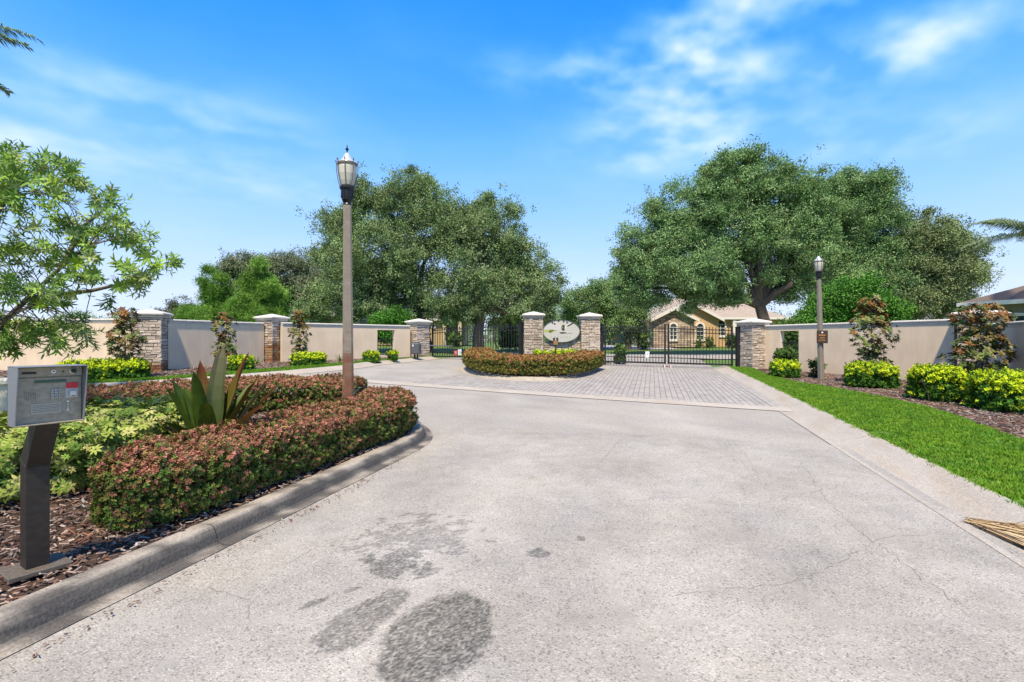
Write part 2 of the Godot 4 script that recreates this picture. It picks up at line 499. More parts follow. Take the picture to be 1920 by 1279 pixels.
func hedge(o: Node3D, path: Array, half: float, height: float, h0: float, per_m2: float, shapes: Array, mat: Material, tops: Array, sides: Array, grow := 1.0, ragged := 0.10, cut := 0.78) -> void:
	path = resample(path, 0.1)
	var lens := [0.0]
	for i in path.size() - 1: lens.append(lens[i] + path[i].distance_to(path[i + 1]))
	var total: float = lens[-1]
	var n := int(total * (half * 2 + height * 2) * per_m2)
	var places := []; var inks := []
	for k in shapes.size(): places.append([]); inks.append([])
	var at := 0
	for k in n:
		var s := total * k / n
		while at < lens.size() - 2 and lens[at + 1] < s: at += 1
		var t: Vector2 = (path[min(at + 2, path.size() - 1)] - path[max(at - 1, 0)]).normalized()
		var c: Vector2 = path[at].lerp(path[at + 1], (s - lens[at]) / max(0.001, lens[at + 1] - lens[at]))
		var right := Vector2(t.y, -t.x)
		var e: float = min(s, total - s)
		var round_end := 1.0
		if e < half: round_end = sqrt(max(0.02, 1.0 - pow(1.0 - e / half, 2.0)))
		var phi := rng.randf() * TAU
		var inner := 1.0 - 0.5 * pow(rng.randf(), 2.2)
		var cs := cos(phi); var sn := sin(phi)
		var ox: float = sign(cs) * pow(abs(cs), 0.55) * half * round_end
		var oy: float = sign(sn) * pow(abs(sn), 0.6) * height * 0.5
		var lump := 1.0 + ragged * 1.6 * noise.get_noise_3d(c.x * 45 + ox * 30, c.y * 45, oy * 60)
		ox *= inner * lump
		var y := height * (0.5 + 0.03) + oy * inner * (lump if oy > 0 else 1.0)
		if round_end < 1.0: y *= 0.75 + 0.25 * round_end
		if y < height * 0.10: y = height * rng.randf_range(0.1, 0.5)
		# the foot of the bush is open and twiggy
		if y < height * 0.25 and rng.randf() < 0.45: continue
		var p := c + right * ox
		var nrm := Vector3(right.x * cs, max(sn, -0.2) + 0.25, -right.y * cs).normalized()
		nrm = (nrm + Vector3(rng.randfn(), rng.randfn(), rng.randfn()) * 0.4).normalized()
		var tan := nrm.cross(Vector3(0.3, 0.1, 1).normalized()).normalized()
		var b := Basis(tan, nrm, tan.cross(nrm)) * Basis(Vector3.UP, rng.randf() * TAU)
		var w := k % shapes.size()
		places[w].append(Transform3D(b.scaled(Vector3.ONE * grow * rng.randf_range(0.55, 1.4)), W(p.x, p.y, h0 + y)))
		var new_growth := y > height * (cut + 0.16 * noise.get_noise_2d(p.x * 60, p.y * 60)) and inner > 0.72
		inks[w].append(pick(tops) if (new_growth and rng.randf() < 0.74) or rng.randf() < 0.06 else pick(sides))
	for w in shapes.size(): scatter("foliage", SHAPE[shapes[w]], mat, places[w], inks[w], o)
	var st := MB.new()
	for k in int(total * 7) + 3:
		var s := rng.randf() * (path.size() - 2)
		var c: Vector2 = path[int(s)]
		var p := W(c.x + rng.randf_range(-.6, .6) * half, c.y + rng.randf_range(-.6, .6) * half, h0 - 0.02)
		var q := p + Vector3(rng.randf_range(-1, 1) * half * 0.45, height * rng.randf_range(0.5, 0.8), rng.randf_range(-1, 1) * half * 0.45)
		st.tube([p, p.lerp(q, 0.5) + Vector3(rng.randfn(), 0, rng.randfn()) * 0.03, q], [0.009 * grow, 0.007 * grow, 0.003 * grow], 5, false)
	part("stems", st, M.pale_bark, o).set_meta("kind", "stuff")

func crown(o: Node3D, lobes: Array, per_m2: float, shapes: Array, mat: Material, inks: Array, size := Vector2(0.8, 1.4), hollow := 0.5, gaps := -0.2) -> void:
	var places := []; var cols := []
	for k in shapes.size(): places.append([]); cols.append([])
	var w := 0
	for l in lobes:
		var c := Vector3(l[0], l[1], l[2]); var r := Vector3(l[3], l[4], l[5])
		var area: float = 4.0 * PI * pow((pow(r.x * r.y, 1.6) + pow(r.x * r.z, 1.6) + pow(r.y * r.z, 1.6)) / 3.0, 0.625)
		var total := int(area * per_m2)
		var boughs := int(max(6, area / 1.5))
		for q in boughs:
			# a bough: a flattened clump of sprays at the skin of the lobe, now and then deeper
			var dir := Vector3(rng.randfn(), rng.randfn(), rng.randfn()).normalized()
			var f := 0.98 - hollow * pow(rng.randf(), 2.0)
			f *= 1.0 + 0.20 * noise.get_noise_3d((c.x + dir.x * r.x) * 14, (c.y + dir.y * r.y) * 14, (c.z + dir.z * r.z) * 14)
			var bc := c + dir * r * f
			if noise.get_noise_3d(bc.x * 12, bc.y * 16, bc.z * 12) < gaps: continue
			var br: float = min(min(r.x, r.y), r.z) * rng.randf_range(0.30, 0.52)
			var shade := rng.randf_range(0.82, 1.18)
			for k in int(total / boughs):
				var e := Vector3(rng.randfn(), rng.randfn() * 0.62, rng.randfn()) * br * (0.55 if rng.randf() < 0.86 else 1.05)
				var p := bc + e
				p.y -= 0.25 * Vector2(e.x, e.z).length()
				var b := Basis(Vector3(rng.randfn(), rng.randfn(), rng.randfn()).normalized(), rng.randf() * TAU)
				places[w].append(Transform3D(b.scaled(Vector3.ONE * rng.randf_range(size.x, size.y)), p))
				cols[w].append(pick(inks) * shade)
				w = (w + 1) % shapes.size()
	for k in shapes.size(): scatter("crown", SHAPE[shapes[k]], mat, places[k], cols[k], o)

func tree(called: String, label: String, group: String, foot: Vector3, stem: Array, radius: float, lobes: Array, per_m2: float, shapes: Array, inks: Array, size := Vector2(0.8, 1.4), gaps := -0.2, bark: Material = null, hollow := 0.5) -> Node3D:
	# stem: points of the bole after the foot, the last one is the fork
	var o := thing(called, label, "tree", Vector3.ZERO, 0.0, group)
	var b := MB.new()
	var pts := [foot - Vector3(0, 0.25, 0), foot + Vector3(0, 0.12, 0)]; var rad := [radius * 1.5, radius * 1.12]
	for k in stem.size():
		pts.append(stem[k]); rad.append(radius * lerpf(1.0, 0.75, float(k + 1) / stem.size()))
	b.tube(pts, rad, 10)
	var fork: Vector3 = stem[-1]
	for l in lobes:
		var c := Vector3(l[0], l[1], l[2]); var r := Vector3(l[3], l[4], l[5])
		var span := fork.distance_to(c)
		var mid := fork.lerp(c, 0.5) + Vector3(rng.randfn() * 0.08, -0.06 + abs(rng.randfn()) * 0.05, rng.randfn() * 0.08) * span
		var r0: float = radius * clampf(0.75 - span / 40.0, 0.28, 0.62)
		b.tube([fork, fork.lerp(mid, 0.5) + Vector3(0, 0.05 * span, 0), mid, mid.lerp(c, 0.55), c], [r0, r0 * 0.85, r0 * 0.62, r0 * 0.45, r0 * 0.25], 7, false)
		for k in 5:
			var dir := Vector3(rng.randfn(), rng.randfn() + 0.3, rng.randfn()).normalized()
			var e := c + dir * r * 0.85
			var s0 := mid.lerp(c, rng.randf_range(0.4, 1.0))
			b.tube([s0, s0.lerp(e, 0.5) + Vector3(rng.randfn(), rng.randfn(), rng.randfn()) * 0.1 * r.x, e], [r0 * 0.24, r0 * 0.16, r0 * 0.05], 5, false)
	part("trunk", b, bark if bark else M.bark, o)
	crown(o, lobes, per_m2, shapes, M.oak_leaf, inks, size, hollow, gaps)
	return o

func magnolia(label: String, x: float, d: float, h: float, wide: float, n: int, h0 := 0.1) -> void:
	var o := thing("young_magnolia", label, "tree", W(x, d, h0), 0.0, "young magnolias along the walls")
	var b := MB.new()
	b.tube([Vector3(0, -0.05, 0), Vector3(0.02, h * 0.4, 0.01), Vector3(-0.01, h * 0.75, 0), Vector3(0, h * 0.97, 0)], [0.022, 0.018, 0.012, 0.005], 6)
	var places := []; var inks := []
	for k in int(n * 1.7):
		var t := rng.randf_range(0.16, 1.0)
		var spread: float = wide * (sqrt(max(0.0, sin(clampf(t * 1.02 - 0.08, 0, 1) * PI))) * 0.72 + 0.06) * (0.55 + 0.55 * abs(sin(t * 6.5 + x)) + 0.3 * noise.get_noise_2d(t * 40.0, x * 30.0))
		var a := rng.randf() * TAU
		var r := spread * sqrt(rng.randf_range(0.1, 1.0))
		var p := Vector3(cos(a) * r, h * t, sin(a) * r)
		if k % 4 == 0:
			b.tube([Vector3(0, max(0.05, p.y - r * 0.7), 0), p], [0.007, 0.003], 4, false)
		var up := (Vector3(cos(a) * 0.7, 1.0, sin(a) * 0.7) + Vector3(rng.randfn(), rng.randfn(), rng.randfn()) * 0.35).normalized()
		var tan := up.cross(Vector3(0.2, 0.1, 1)).normalized()
		places.append(Transform3D(Basis(tan, up, tan.cross(up)).scaled(Vector3.ONE * rng.randf_range(0.55, 0.9)), p))
		var u := rng.randf()
		var bronze := 0.16 + (0.45 if t > 0.8 else 0.0)
		inks.append(pick([Color(0.19, 0.09, 0.025), Color(0.17, 0.105, 0.03)]) if u < bronze else pick([Color(0.12, 0.165, 0.04), Color(0.17, 0.185, 0.055), Color(0.08, 0.12, 0.03), Color(0.22, 0.215, 0.09), Color(0.15, 0.12, 0.04)]))
	part("trunk", b, M.pale_bark, o)
	scatter("crown", SHAPE.magnolia, M.gloss_leaf, places, inks, o)

func strap_leaf(b: MB, base: Vector3, az: float, rise: float, length: float, width: float, droop: float, root: Color, tip: Color) -> void:
	var out := Vector3(cos(az), 0, -sin(az))
	var side := Vector3(sin(az), 0, cos(az))
	var n := 9
	var last := []
	var p := base
	var ang := rise
	for k in n + 1:
		var t := float(k) / n
		var w: float = width * (0.32 + 0.68 * sin(min(1.0, t * 1.7) * PI * 0.5)) * (1.0 if t < 0.45 else sqrt(max(0.0, 1.0 - pow((t - 0.45) / 0.55, 1.7)))) * 0.5
		var fwd := out * cos(ang) + Vector3.UP * sin(ang)
		var up := -out * sin(ang) + Vector3.UP * cos(ang)
		var wave := 0.12 * w * sin(t * 14.0 + az * 3.0)
		var row := [p + side * w + up * (w * 0.45 + wave), p + side * w * 0.5 + up * w * 0.12, p, p - side * w * 0.5 + up * w * 0.12, p - side * w + up * (w * 0.45 - wave)]
		if k > 0:
			for q in 4:
				b.ink = root.lerp(tip, pow(t, 2.2)) * (0.92 + 0.08 * ((q * 7 + k * 3) % 3))
				b.quad(last[q], row[q], row[q + 1], last[q + 1])
		last = row
		p += fwd * length / n
		ang -= droop / n * (0.4 + t * 1.3)

func frond(b: MB, base: Vector3, dir: Vector3, length: float, sag: float, leaflet: float, hang: float) -> void:
	var pts := []; var rad := []
	var n := 16
	for k in n + 1:
		var t := float(k) / n
		pts.append(base + dir * length * t + Vector3(0, -sag * length * t * t, 0)); rad.append(0.022 * (1.0 - t * 0.85))
	b.tube(pts, rad, 5, false)
	for k in range(6, n * 5):
		var t := k / (n * 5.0)
		var i := int(t * n)
		var p: Vector3 = pts[i].lerp(pts[i + 1], t * n - i)
		var fwd: Vector3 = (pts[i + 1] - pts[i]).normalized()
		var side := fwd.cross(Vector3.UP).normalized()
		for s in [-1, 1]:
			var l: float = leaflet * (0.45 + 0.75 * sin(clampf(t * 1.05 + 0.1, 0, 1) * PI)) * rng.randf_range(0.85, 1.1)
			var d0: Vector3 = (side * s + fwd * 0.7 + Vector3(0, rng.randf_range(-0.1, 0.35), 0)).normalized()
			var m: Vector3 = p + d0 * l * 0.5
			var e: Vector3 = m + (d0 + Vector3(0, -hang, 0)).normalized() * l * 0.5
			var wv := fwd * 0.012
			b.quad(p - wv, m - wv * 1.3, m + wv * 1.3, p + wv)
			b.tri(m - wv * 1.3, e, m + wv * 1.3)

# ---------------------------------------------------------------- masonry
func clad(o: Node3D, face: Transform3D, width: float, height: float, rust := 0.0, deep := 0.045) -> void:
	var y := 0.0
	while y < height - 0.02:
		var ch: float = min(rng.randf_range(0.062, 0.125), height - y)
		var x := -width * 0.5
		while x < width * 0.5 - 0.01:
			var l: float = 0.10 + 0.28 * pow(rng.randf(), 1.3)
			if width * 0.5 - x - l < 0.09: l = width * 0.5 - x
			var st := MeshInstance3D.new()
			st.name = "stone"
			st.mesh = SHAPE["stone%d" % (rng.randi() % 6)]
			var stained := y < height * rust * rng.randf_range(0.75, 1.1)
			st.material_override = M.rusty_stones[rng.randi() % 4] if stained else M.stones[rng.randi() % 7]
			st.transform = face * Transform3D(Basis(Vector3(0, 0, 1), rng.randfn() * 0.025) * Basis.from_scale(Vector3(l * 0.985, ch * rng.randf_range(0.82, 1.1), deep * rng.randf_range(0.7, 1.7))), Vector3(x + l * 0.5, y + ch * 0.5 + rng.randfn() * 0.006, deep * 0.3))
			o.add_child(st, true)
			x += l
		y += ch

func pier(label: String, x: float, d: float, turn: float, high: float, wide := 0.80, cap := 1.0, rust := 0.0) -> void:
	var o := thing("stone_pier", label, "pier", W(x, d, -0.05), turn, "stone gate and wall piers")
	var body := high - 0.26
	var c := MB.new()
	c.box(Vector3(0, body * 0.5, 0), Vector3(wide - 0.06, body, wide - 0.06))
	part("core", c, M.mortar, o)
	for k in [-1, 0, 1]:
		var b := Basis(Vector3.UP, PI * 0.5 * k)
		clad(o, Transform3D(b, b * Vector3(0, 0.0, wide * 0.5 - 0.03)), wide, body, rust)
	var p := MB.new()
	var h := cap * 0.5
	p.cbox(Vector3(0, body + 0.035, 0), Vector3(cap * 0.88, 0.07, cap * 0.88), 0.02)
	p.cbox(Vector3(0, body + 0.115, 0), Vector3(cap, 0.09, cap), 0.025)
	var e := []
	for q in [[-h, -h], [-h, h], [h, h], [h, -h]]: e.append(Vector3(q[0] * 0.95, body + 0.158, q[1] * 0.95))
	var top := Vector3(0, body + 0.29, 0)
	for q in 4: p._tri_out(e[q], e[(q + 1) % 4], top, Vector3(0, body, 0))
	part("cap", p, M.cap, o)

func wall_run(label: String, a: Vector2, b: Vector2, top: float, opening := Vector2.ZERO, sill := 0.0) -> Node3D:
	# a stuccoed wall with a moulded coping; top is its level above the datum; opening: metres from a
	var o := thing("boundary_wall", label, "wall", Vector3(a.x, 0, -a.y), 0.0, "stuccoed boundary walls")
	var along := b - a
	var l := along.length()
	var bas := Basis(Vector3(along.x, 0, -along.y) / l, Vector3.UP, Vector3(along.x, 0, -along.y).cross(Vector3.UP) / l)
	var w := MB.new()
	var foot: float = min(gh(a.x, a.y), gh(b.x, b.y)) - 0.3
	var spans := [[0.0, l, foot, top]]
	if opening.y > 0:
		spans = [[0.0, opening.x, foot, top], [opening.y, l, foot, top], [opening.x, opening.y, foot, sill], [opening.x, opening.y, top - 0.11, top]]
	for s in spans:
		w.box(bas * Vector3((s[0] + s[1]) * 0.5, 0, 0) + Vector3(0, (s[2] + s[3]) * 0.5, 0), Vector3(s[1] - s[0], s[3] - s[2], 0.22), bas)
	part("wall_body", w, M.stucco, o)
	var c := MB.new()
	c.cbox(bas * Vector3(l * 0.5, 0, 0) + Vector3(0, top + 0.030, 0), Vector3(l, 0.06, 0.25), 0.010, bas)
	c.cbox(bas * Vector3(l * 0.5, 0, 0) + Vector3(0, top + 0.098, 0), Vector3(l, 0.075, 0.31), 0.024, bas)
	part("coping", c, M.cap, o)
	if opening.y > 0:
		var n := 6
		for k in n:
			var g := MB.new()
			var x := lerpf(opening.x, opening.y, (k + 0.5) / n)
			g.box(bas * Vector3(x, 0, 0) + Vector3(0, (sill + top - 0.45) * 0.5, 0), Vector3(0.018, top - 0.45 - sill, 0.018), bas)
			part("bar", g, M.iron, o)
		for y in [sill + 0.12, top - 0.55]:
			var g := MB.new()
			g.box(bas * Vector3((opening.x + opening.y) * 0.5, 0, 0) + Vector3(0, y, 0), Vector3(opening.y - opening.x, 0.03, 0.03), bas)
			part("rail", g, M.iron, o)
	return o

func gate_leaf(label: String, a: Vector3, b: Vector3, ha: float, hb: float, n: int, stile_a: float, stile_b: float) -> Node3D:
	# a and b: the lower corners; ha, hb: heights of the pickets' tops above them
	var o := thing("iron_gate_leaf", label, "gate", a, 0.0, "black iron gate leaves")
	b -= a
	var flat := Vector3(b.x, 0, b.z)
	var turn := Basis(flat.normalized(), Vector3.UP, flat.normalized().cross(Vector3.UP))
	var rail := func(f: float, thick: float, called: String) -> void:
		var m := MB.new()
		var p := Vector3(0, ha * f, 0); var q := b + Vector3(0, hb * f, 0)
		var x := (q - p).normalized()
		var zz := x.cross(Vector3.UP).normalized()
		m.box((p + q) * 0.5, Vector3(p.distance_to(q), thick, 0.03), Basis(x, zz.cross(x), zz))
		part(called, m, M.iron, o)
	rail.call(0.03, 0.07, "bottom_rail"); rail.call(0.16, 0.035, "lower_rail")
	rail.call(0.82, 0.035, "upper_rail"); rail.call(0.91, 0.035, "top_rail")
	for e in [[Vector3.ZERO, ha, stile_a], [b, hb, stile_b]]:
		var m := MB.new()
		m.cbox(e[0] + Vector3(0, e[1] * e[2] * 0.5, 0), Vector3(0.075, e[1] * e[2], 0.075), 0.008, turn)
		m.cbox(e[0] + Vector3(0, e[1] * e[2] + 0.015, 0), Vector3(0.095, 0.03, 0.095), 0.008, turn)
		part("stile", m, M.iron, o)
	for k in n:
		var t := (k + 1.0) / (n + 1.0)
		var p := b * t
		var h := lerpf(ha, hb, t)
		var m := MB.new()
		m.box(p + Vector3(0, h * 0.47, 0), Vector3(0.022, h * 0.94, 0.022), turn)
		var e := []
		for q in [[-1, -1], [-1, 1], [1, 1], [1, -1]]: e.append(p + Vector3(0, h * 0.945, 0) + turn * Vector3(q[0], 0, q[1]) * 0.019)
		for q in 4: m._tri_out(e[q], e[(q + 1) % 4], p + Vector3(0, h, 0), p + Vector3(0, h * 0.8, 0))
		for f in [0.095, 0.865]: m.cbox(p + Vector3(0, h * f, 0), Vector3(0.045, 0.04, 0.04), 0.012, turn)
		part("picket", m, M.iron, o)
	return o

func gate_post(label: String, at: Vector3, high: float, turn: float) -> void:
	var o := thing("iron_gate_post", label, "post", at, turn, "iron gate posts")
	var m := MB.new()
	m.cbox(Vector3(0, high * 0.5 - 0.15, 0), Vector3(0.15, high + 0.3, 0.15), 0.012)
	part("shaft", m, M.iron, o)
	var c := MB.new()
	c.cbox(Vector3(0, high + 0.015, 0), Vector3(0.18, 0.03, 0.18), 0.01)
	part("cap", c, M.iron, o)
	for y in [0.35, high - 0.35]:
		var g := MB.new()
		g.lathe([Vector2(0, -0.05), Vector2(0.03, -0.05), Vector2(0.03, 0.05), Vector2(0, 0.05)], 8, Vector3(0.1, y, 0))
		part("hinge", g, M.iron, o)

func lamp(label: String, x: float, d: float, h0: float, tilt: float, stained: bool) -> Node3D:
	var o := thing("street_lamp", label, "street lamp", W(x, d, h0), 0.3, "concrete lamp posts")
	o.rotation.z = tilt
	var b := MB.new()
	b.colored = true
	var h := 3.33
	var rings := 70
	for i in rings:
		var y0 := h * i / rings; var y1 := h * (i + 1) / rings
		var w0 := lerpf(0.086, 0.058, float(i) / rings); var w1 := lerpf(0.086, 0.058, (i + 1.0) / rings)
		for k in 8:
			# a square shaft with cut corners
			var c := [[-1.0, -0.62], [-1.0, 0.62], [-0.62, 1.0], [0.62, 1.0], [1.0, 0.62], [1.0, -0.62], [0.62, -1.0], [-0.62, -1.0]]
			var p: Array = c[k]; var q: Array = c[(k + 1) % 8]
			var rust := clampf((1.35 + noise.get_noise_2d(k * 5.0, y0 * 40.0) * 0.7 - y0) * 1.6, 0, 1) if stained else 0.0
			b.ink = Color(0.35, 0.325, 0.28).lerp(Color(0.27, 0.115, 0.062), rust * 0.9) * (0.95 + 0.16 * noise.get_noise_2d(k * 9.0, y0 * 60.0))
			b.quad(Vector3(q[0] * w0, y0, q[1] * w0), Vector3(q[0] * w1, y1, q[1] * w1), Vector3(p[0] * w1, y1, p[1] * w1), Vector3(p[0] * w0, y0, p[1] * w0))
	part("post", b, M.pole, o)
	var lantern := []
	var f := MB.new()
	f.lathe([Vector2(0.055, 0), Vector2(0.075, 0.01), Vector2(0.06, 0.04), Vector2(0.092, 0.08), Vector2(0.098, 0.13), Vector2(0.105, 0.23), Vector2(0.128, 0.245), Vector2(0.128, 0.275), Vector2(0.10, 0.30), Vector2(0.0, 0.30)], 16, Vector3(0, h, 0))
	for k in 12:
		var a := TAU * k / 12
		f.box(Vector3(cos(a) * 0.1, h + 0.17, sin(a) * 0.1), Vector3(0.012, 0.13, 0.012), Basis(Vector3.UP, -a))
	lantern.append(part("fitter", f, M.black_metal, o))
	var g := MB.new()
	g.lathe([Vector2(0.10, 0.29), Vector2(0.125, 0.36), Vector2(0.15, 0.46), Vector2(0.158, 0.56), Vector2(0.15, 0.60)], 20, Vector3(0, h, 0))
	lantern.append(part("globe", g, M.globe, o))
	var r := MB.new()
	r.lathe([Vector2(0.150, 0.595), Vector2(0.168, 0.595), Vector2(0.168, 0.625), Vector2(0.150, 0.625)], 20, Vector3(0, h, 0))
	lantern.append(part("crown_ring", r, M.bronze, o))
	for k in 8:
		var a := TAU * k / 8 + 0.2
		var dir := Vector3(cos(a), 0, sin(a))
		var m := MB.new()
		var pts := []; var rad := []
		for q in [[0.125, 0.27], [0.155, 0.38], [0.178, 0.50], [0.180, 0.60], [0.176, 0.655], [0.192, 0.672], [0.200, 0.652], [0.190, 0.638]]:
			pts.append(dir * q[0] + Vector3(0, h + q[1], 0)); rad.append(0.007)
		m.tube(pts, rad, 5)
		lantern.append(part("cage_arm", m, M.bronze, o))
	var t := MB.new()
	t.lathe([Vector2(0.158, 0.622), Vector2(0.15, 0.64), Vector2(0.10, 0.675), Vector2(0.07, 0.72), Vector2(0.04, 0.765), Vector2(0.012, 0.785)], 20, Vector3(0, h, 0))
	lantern.append(part("lamp_cap", t, M.lamp_cap, o))
	var n := MB.new()
	n.lathe([Vector2(0.012, 0.78), Vector2(0.010, 0.81), Vector2(0.028, 0.83), Vector2(0.028, 0.845), Vector2(0.010, 0.86), Vector2(0.006, 0.90), Vector2(0.0, 0.905)], 10, Vector3(0, h, 0))
	lantern.append(part("finial", n, M.black_metal, o))
	for q in lantern: q.scale = Vector3(0.86, 1, 0.86)
	var bp := MB.new()
	bp.cbox(Vector3(0, 0.02, 0), Vector3(0.26, 0.06, 0.26), 0.01)
	part("base_plate", bp, M.bronze, o)
	return o

# ---------------------------------------------------------------- houses
func arch(w: float, h: float, rise: float) -> PackedVector2Array:
	# an arched outline standing on y = 0
	var p := PackedVector2Array([Vector2(-w * 0.5, 0), Vector2(w * 0.5, 0)])
	for k in 11:
		var a := PI * k / 10.0
		p.append(Vector2(cos(a) * w * 0.5, h - rise + sin(a) * rise))
	return p

func window(o: Node3D, tr: Transform3D, w: float, h: float, rise: float, frame := 0.16, bars := true) -> void:
	var win := Node3D.new()
	win.name = "window"; o.add_child(win, true); win.transform = tr
	var a := arch(w + frame * 2, h + frame * 2, rise + frame * 0.6); var i := arch(w, h, rise)
	for k in i.size(): i[k].y += frame
	var m := MB.new()
	var n := a.size()
	for k in n:
		var q := (k + 1) % n
		m.quad(Vector3(a[q].x, a[q].y, 0.09), Vector3(a[k].x, a[k].y, 0.09), Vector3(i[k].x, i[k].y, 0.09), Vector3(i[q].x, i[q].y, 0.09))
		m.quad(Vector3(a[k].x, a[k].y, 0.09), Vector3(a[q].x, a[q].y, 0.09), Vector3(a[q].x, a[q].y, -0.05), Vector3(a[k].x, a[k].y, -0.05))
		m.quad(Vector3(i[q].x, i[q].y, 0.09), Vector3(i[k].x, i[k].y, 0.09), Vector3(i[k].x, i[k].y, 0.0), Vector3(i[q].x, i[q].y, 0.0))
	part("frame", m, M.trim, win)
	var g := MB.new()
	g.slab(i, 0.0, 0.02)
	part("pane", g, M.glass, win)
	if bars:
		var mb := MB.new()
		mb.box(Vector3(0, frame + (h - rise) * 0.5, 0.035), Vector3(0.05, h - rise, 0.03))
		for y in [0.02, 0.34, 0.66, 0.985]: mb.box(Vector3(0, frame + (h - rise) * y, 0.036), Vector3(w, 0.05, 0.028))
		part("glazing_bars", mb, M.white, win)

func gable_roof(o: Node3D, x0: float, x1: float, eave: float, peak: float, z0: float, z1: float, m: Material, over := 0.35) -> void:
	# a ridge running in z, with barge boards on the front (z0)
	var xm := (x0 + x1) * 0.5
	var slope := (peak - eave) / (xm - x0)
	var b := MB.new()
	var l := Vector2(x0 - over, eave - slope * over); var r := Vector2(x1 + over, eave - slope * over)
	b.slab(PackedVector2Array([l, Vector2(xm, peak), r, r + Vector2(0, 0.14), Vector2(xm, peak + 0.16), l + Vector2(0, 0.14)]), z1, z0 + over)
	part("roof", b, m, o)
	var t := MB.new()
	t.slab(PackedVector2Array([l + Vector2(-0.02, -0.12), Vector2(xm, peak - 0.14), r + Vector2(0.02, -0.12), r + Vector2(0.02, 0.17), Vector2(xm, peak + 0.19), l + Vector2(-0.02, 0.17)]), z0 + over + 0.003, z0 + over + 0.09)
	part("barge_board", t, M.trim, o)

# ---------------------------------------------------------------- sky
func cloud_sky() -> ImageTexture:
	var w := 1600; var h := 800
	var f := FastNoiseLite.new()
	f.seed = 21; f.noise_type = FastNoiseLite.TYPE_SIMPLEX_SMOOTH; f.frequency = 1.0; f.fractal_octaves = 5
	var puffs := [[9.5, 26.5, 6, 3.0, 0.70], [20.5, 25.5, 6.5, 4.5, 1.0], [20, 30.5, 6, 3, 0.75], [14, 20.5, 7, 3, 0.6], [37.5, 24.5, 7, 2.4, 1.0], [33, 30, 8, 2.6, 0.8], [25, 20, 10, 2.2, 0.5], [-34, 20, 12, 3.0, 0.48], [-30, 15.5, 14, 2.2, 0.3], [38, 17.5, 8, 1.8, 0.4], [1, 28, 10, 2.0, 0.25], [-46, 16, 8, 2.0, 0.4]]
	rng.seed = 314
	for k in 90:  # unseen clouds out of view, made denser to whiten the sky light
		var az := rng.randf_range(56, 304)
		puffs.append([az if az < 180 else az - 360, rng.randf_range(12, 70), rng.randf_range(6, 14), rng.randf_range(2, 5), rng.randf_range(0.35, 0.9)])
	var out := PackedByteArray(); out.resize(w * h * 3)
	var stops := [[0.0, Color(0.85, 0.89, 0.975)], [5.0, Color(0.78, 0.86, 0.98)], [12.0, Color(0.62, 0.79, 0.99)], [20.0, Color(0.43, 0.695, 0.985)], [28.0, Color(0.25, 0.59, 0.97)], [36.0, Color(0.13, 0.515, 0.945)], [60.0, Color(0.10, 0.44, 0.87)], [90.0, Color(0.08, 0.41, 0.83)]]
	for j in h / 2:
		var el := 90.0 - 180.0 * (j + 0.5) / h
		var air := Color()
		for k in stops.size() - 1:
			if el >= stops[k][0]: air = stops[k][1].lerp(stops[k + 1][1], clampf((el - stops[k][0]) / (stops[k + 1][0] - stops[k][0]), 0, 1))
		var near := []
		for p in puffs:
			if abs(el - p[1]) < p[3] * 2.6: near.append(p)
		var cot := 1.0 / tan(deg_to_rad(el + 6.0))
		for i in w:
			var az := 360.0 * (i + 0.5) / w
			if az > 180.0: az -= 360.0
			var sa := sin(deg_to_rad(az)); var ca := cos(deg_to_rad(az))
			var q := Vector2(sa, ca) * cot
			var thick := 0.10 * clampf(f.get_noise_2d(q.x * 0.9 + 7.0, q.y * 0.9) + 0.2, 0, 1)
			for p in near:
				var da: float = abs(az - p[0])
				if da > 180: da = 360 - da
				da *= cos(deg_to_rad(el))
				if da > p[2] * 2.4: continue
				var g: float = p[4] * exp(-pow(da / p[2], 2.0) - pow((el - p[1]) / p[3], 2.0))
				if g < 0.02: continue
				# wisps drawn out across the wind
				var n := f.get_noise_2d((q.x * 1.3 + q.y * 0.5) * 1.1 + p[0], (q.y * 1.1 - q.x * 0.6) * 1.9) * 0.85 + 0.24 * f.get_noise_2d(q.x * 7.0, q.y * 7.0)
				thick += g * clampf(0.42 + n * 1.5, 0, 1.25)
			thick = clampf(thick, 0, 0.9)
			var c := air.lerp(Color(0.93, 0.945, 0.985), thick * 0.88)
			var o := (j * w + i) * 3
			out[o] = int(c.r * 255); out[o + 1] = int(c.g * 255); out[o + 2] = int(c.b * 255)
	for k in range((h / 2) * w, h * w):
		out[k * 3] = 150; out[k * 3 + 1] = 152; out[k * 3 + 2] = 140
	return ImageTexture.create_from_image(Image.create_from_data(w, h, false, Image.FORMAT_RGB8, out))

# ---------------------------------------------------------------- surfaces with marks of their own
func blot(p: Vector2, c: Vector2, along: Vector2, a: float, b: float, ragged: float) -> float:
	var q := p - c
	var e := Vector2(q.dot(along) / a, q.dot(Vector2(along.y, -along.x)) / b).length()
	e += ragged * (noise.get_noise_2d(p.x * 55, p.y * 55) + 0.7 * noise.get_noise_2d(p.x * 190, p.y * 190))
	return 1.0 - smoothstep(0.86, 1.06, e)

func fine_tint(p: Vector2) -> Color:
	return road_tint(p, true)

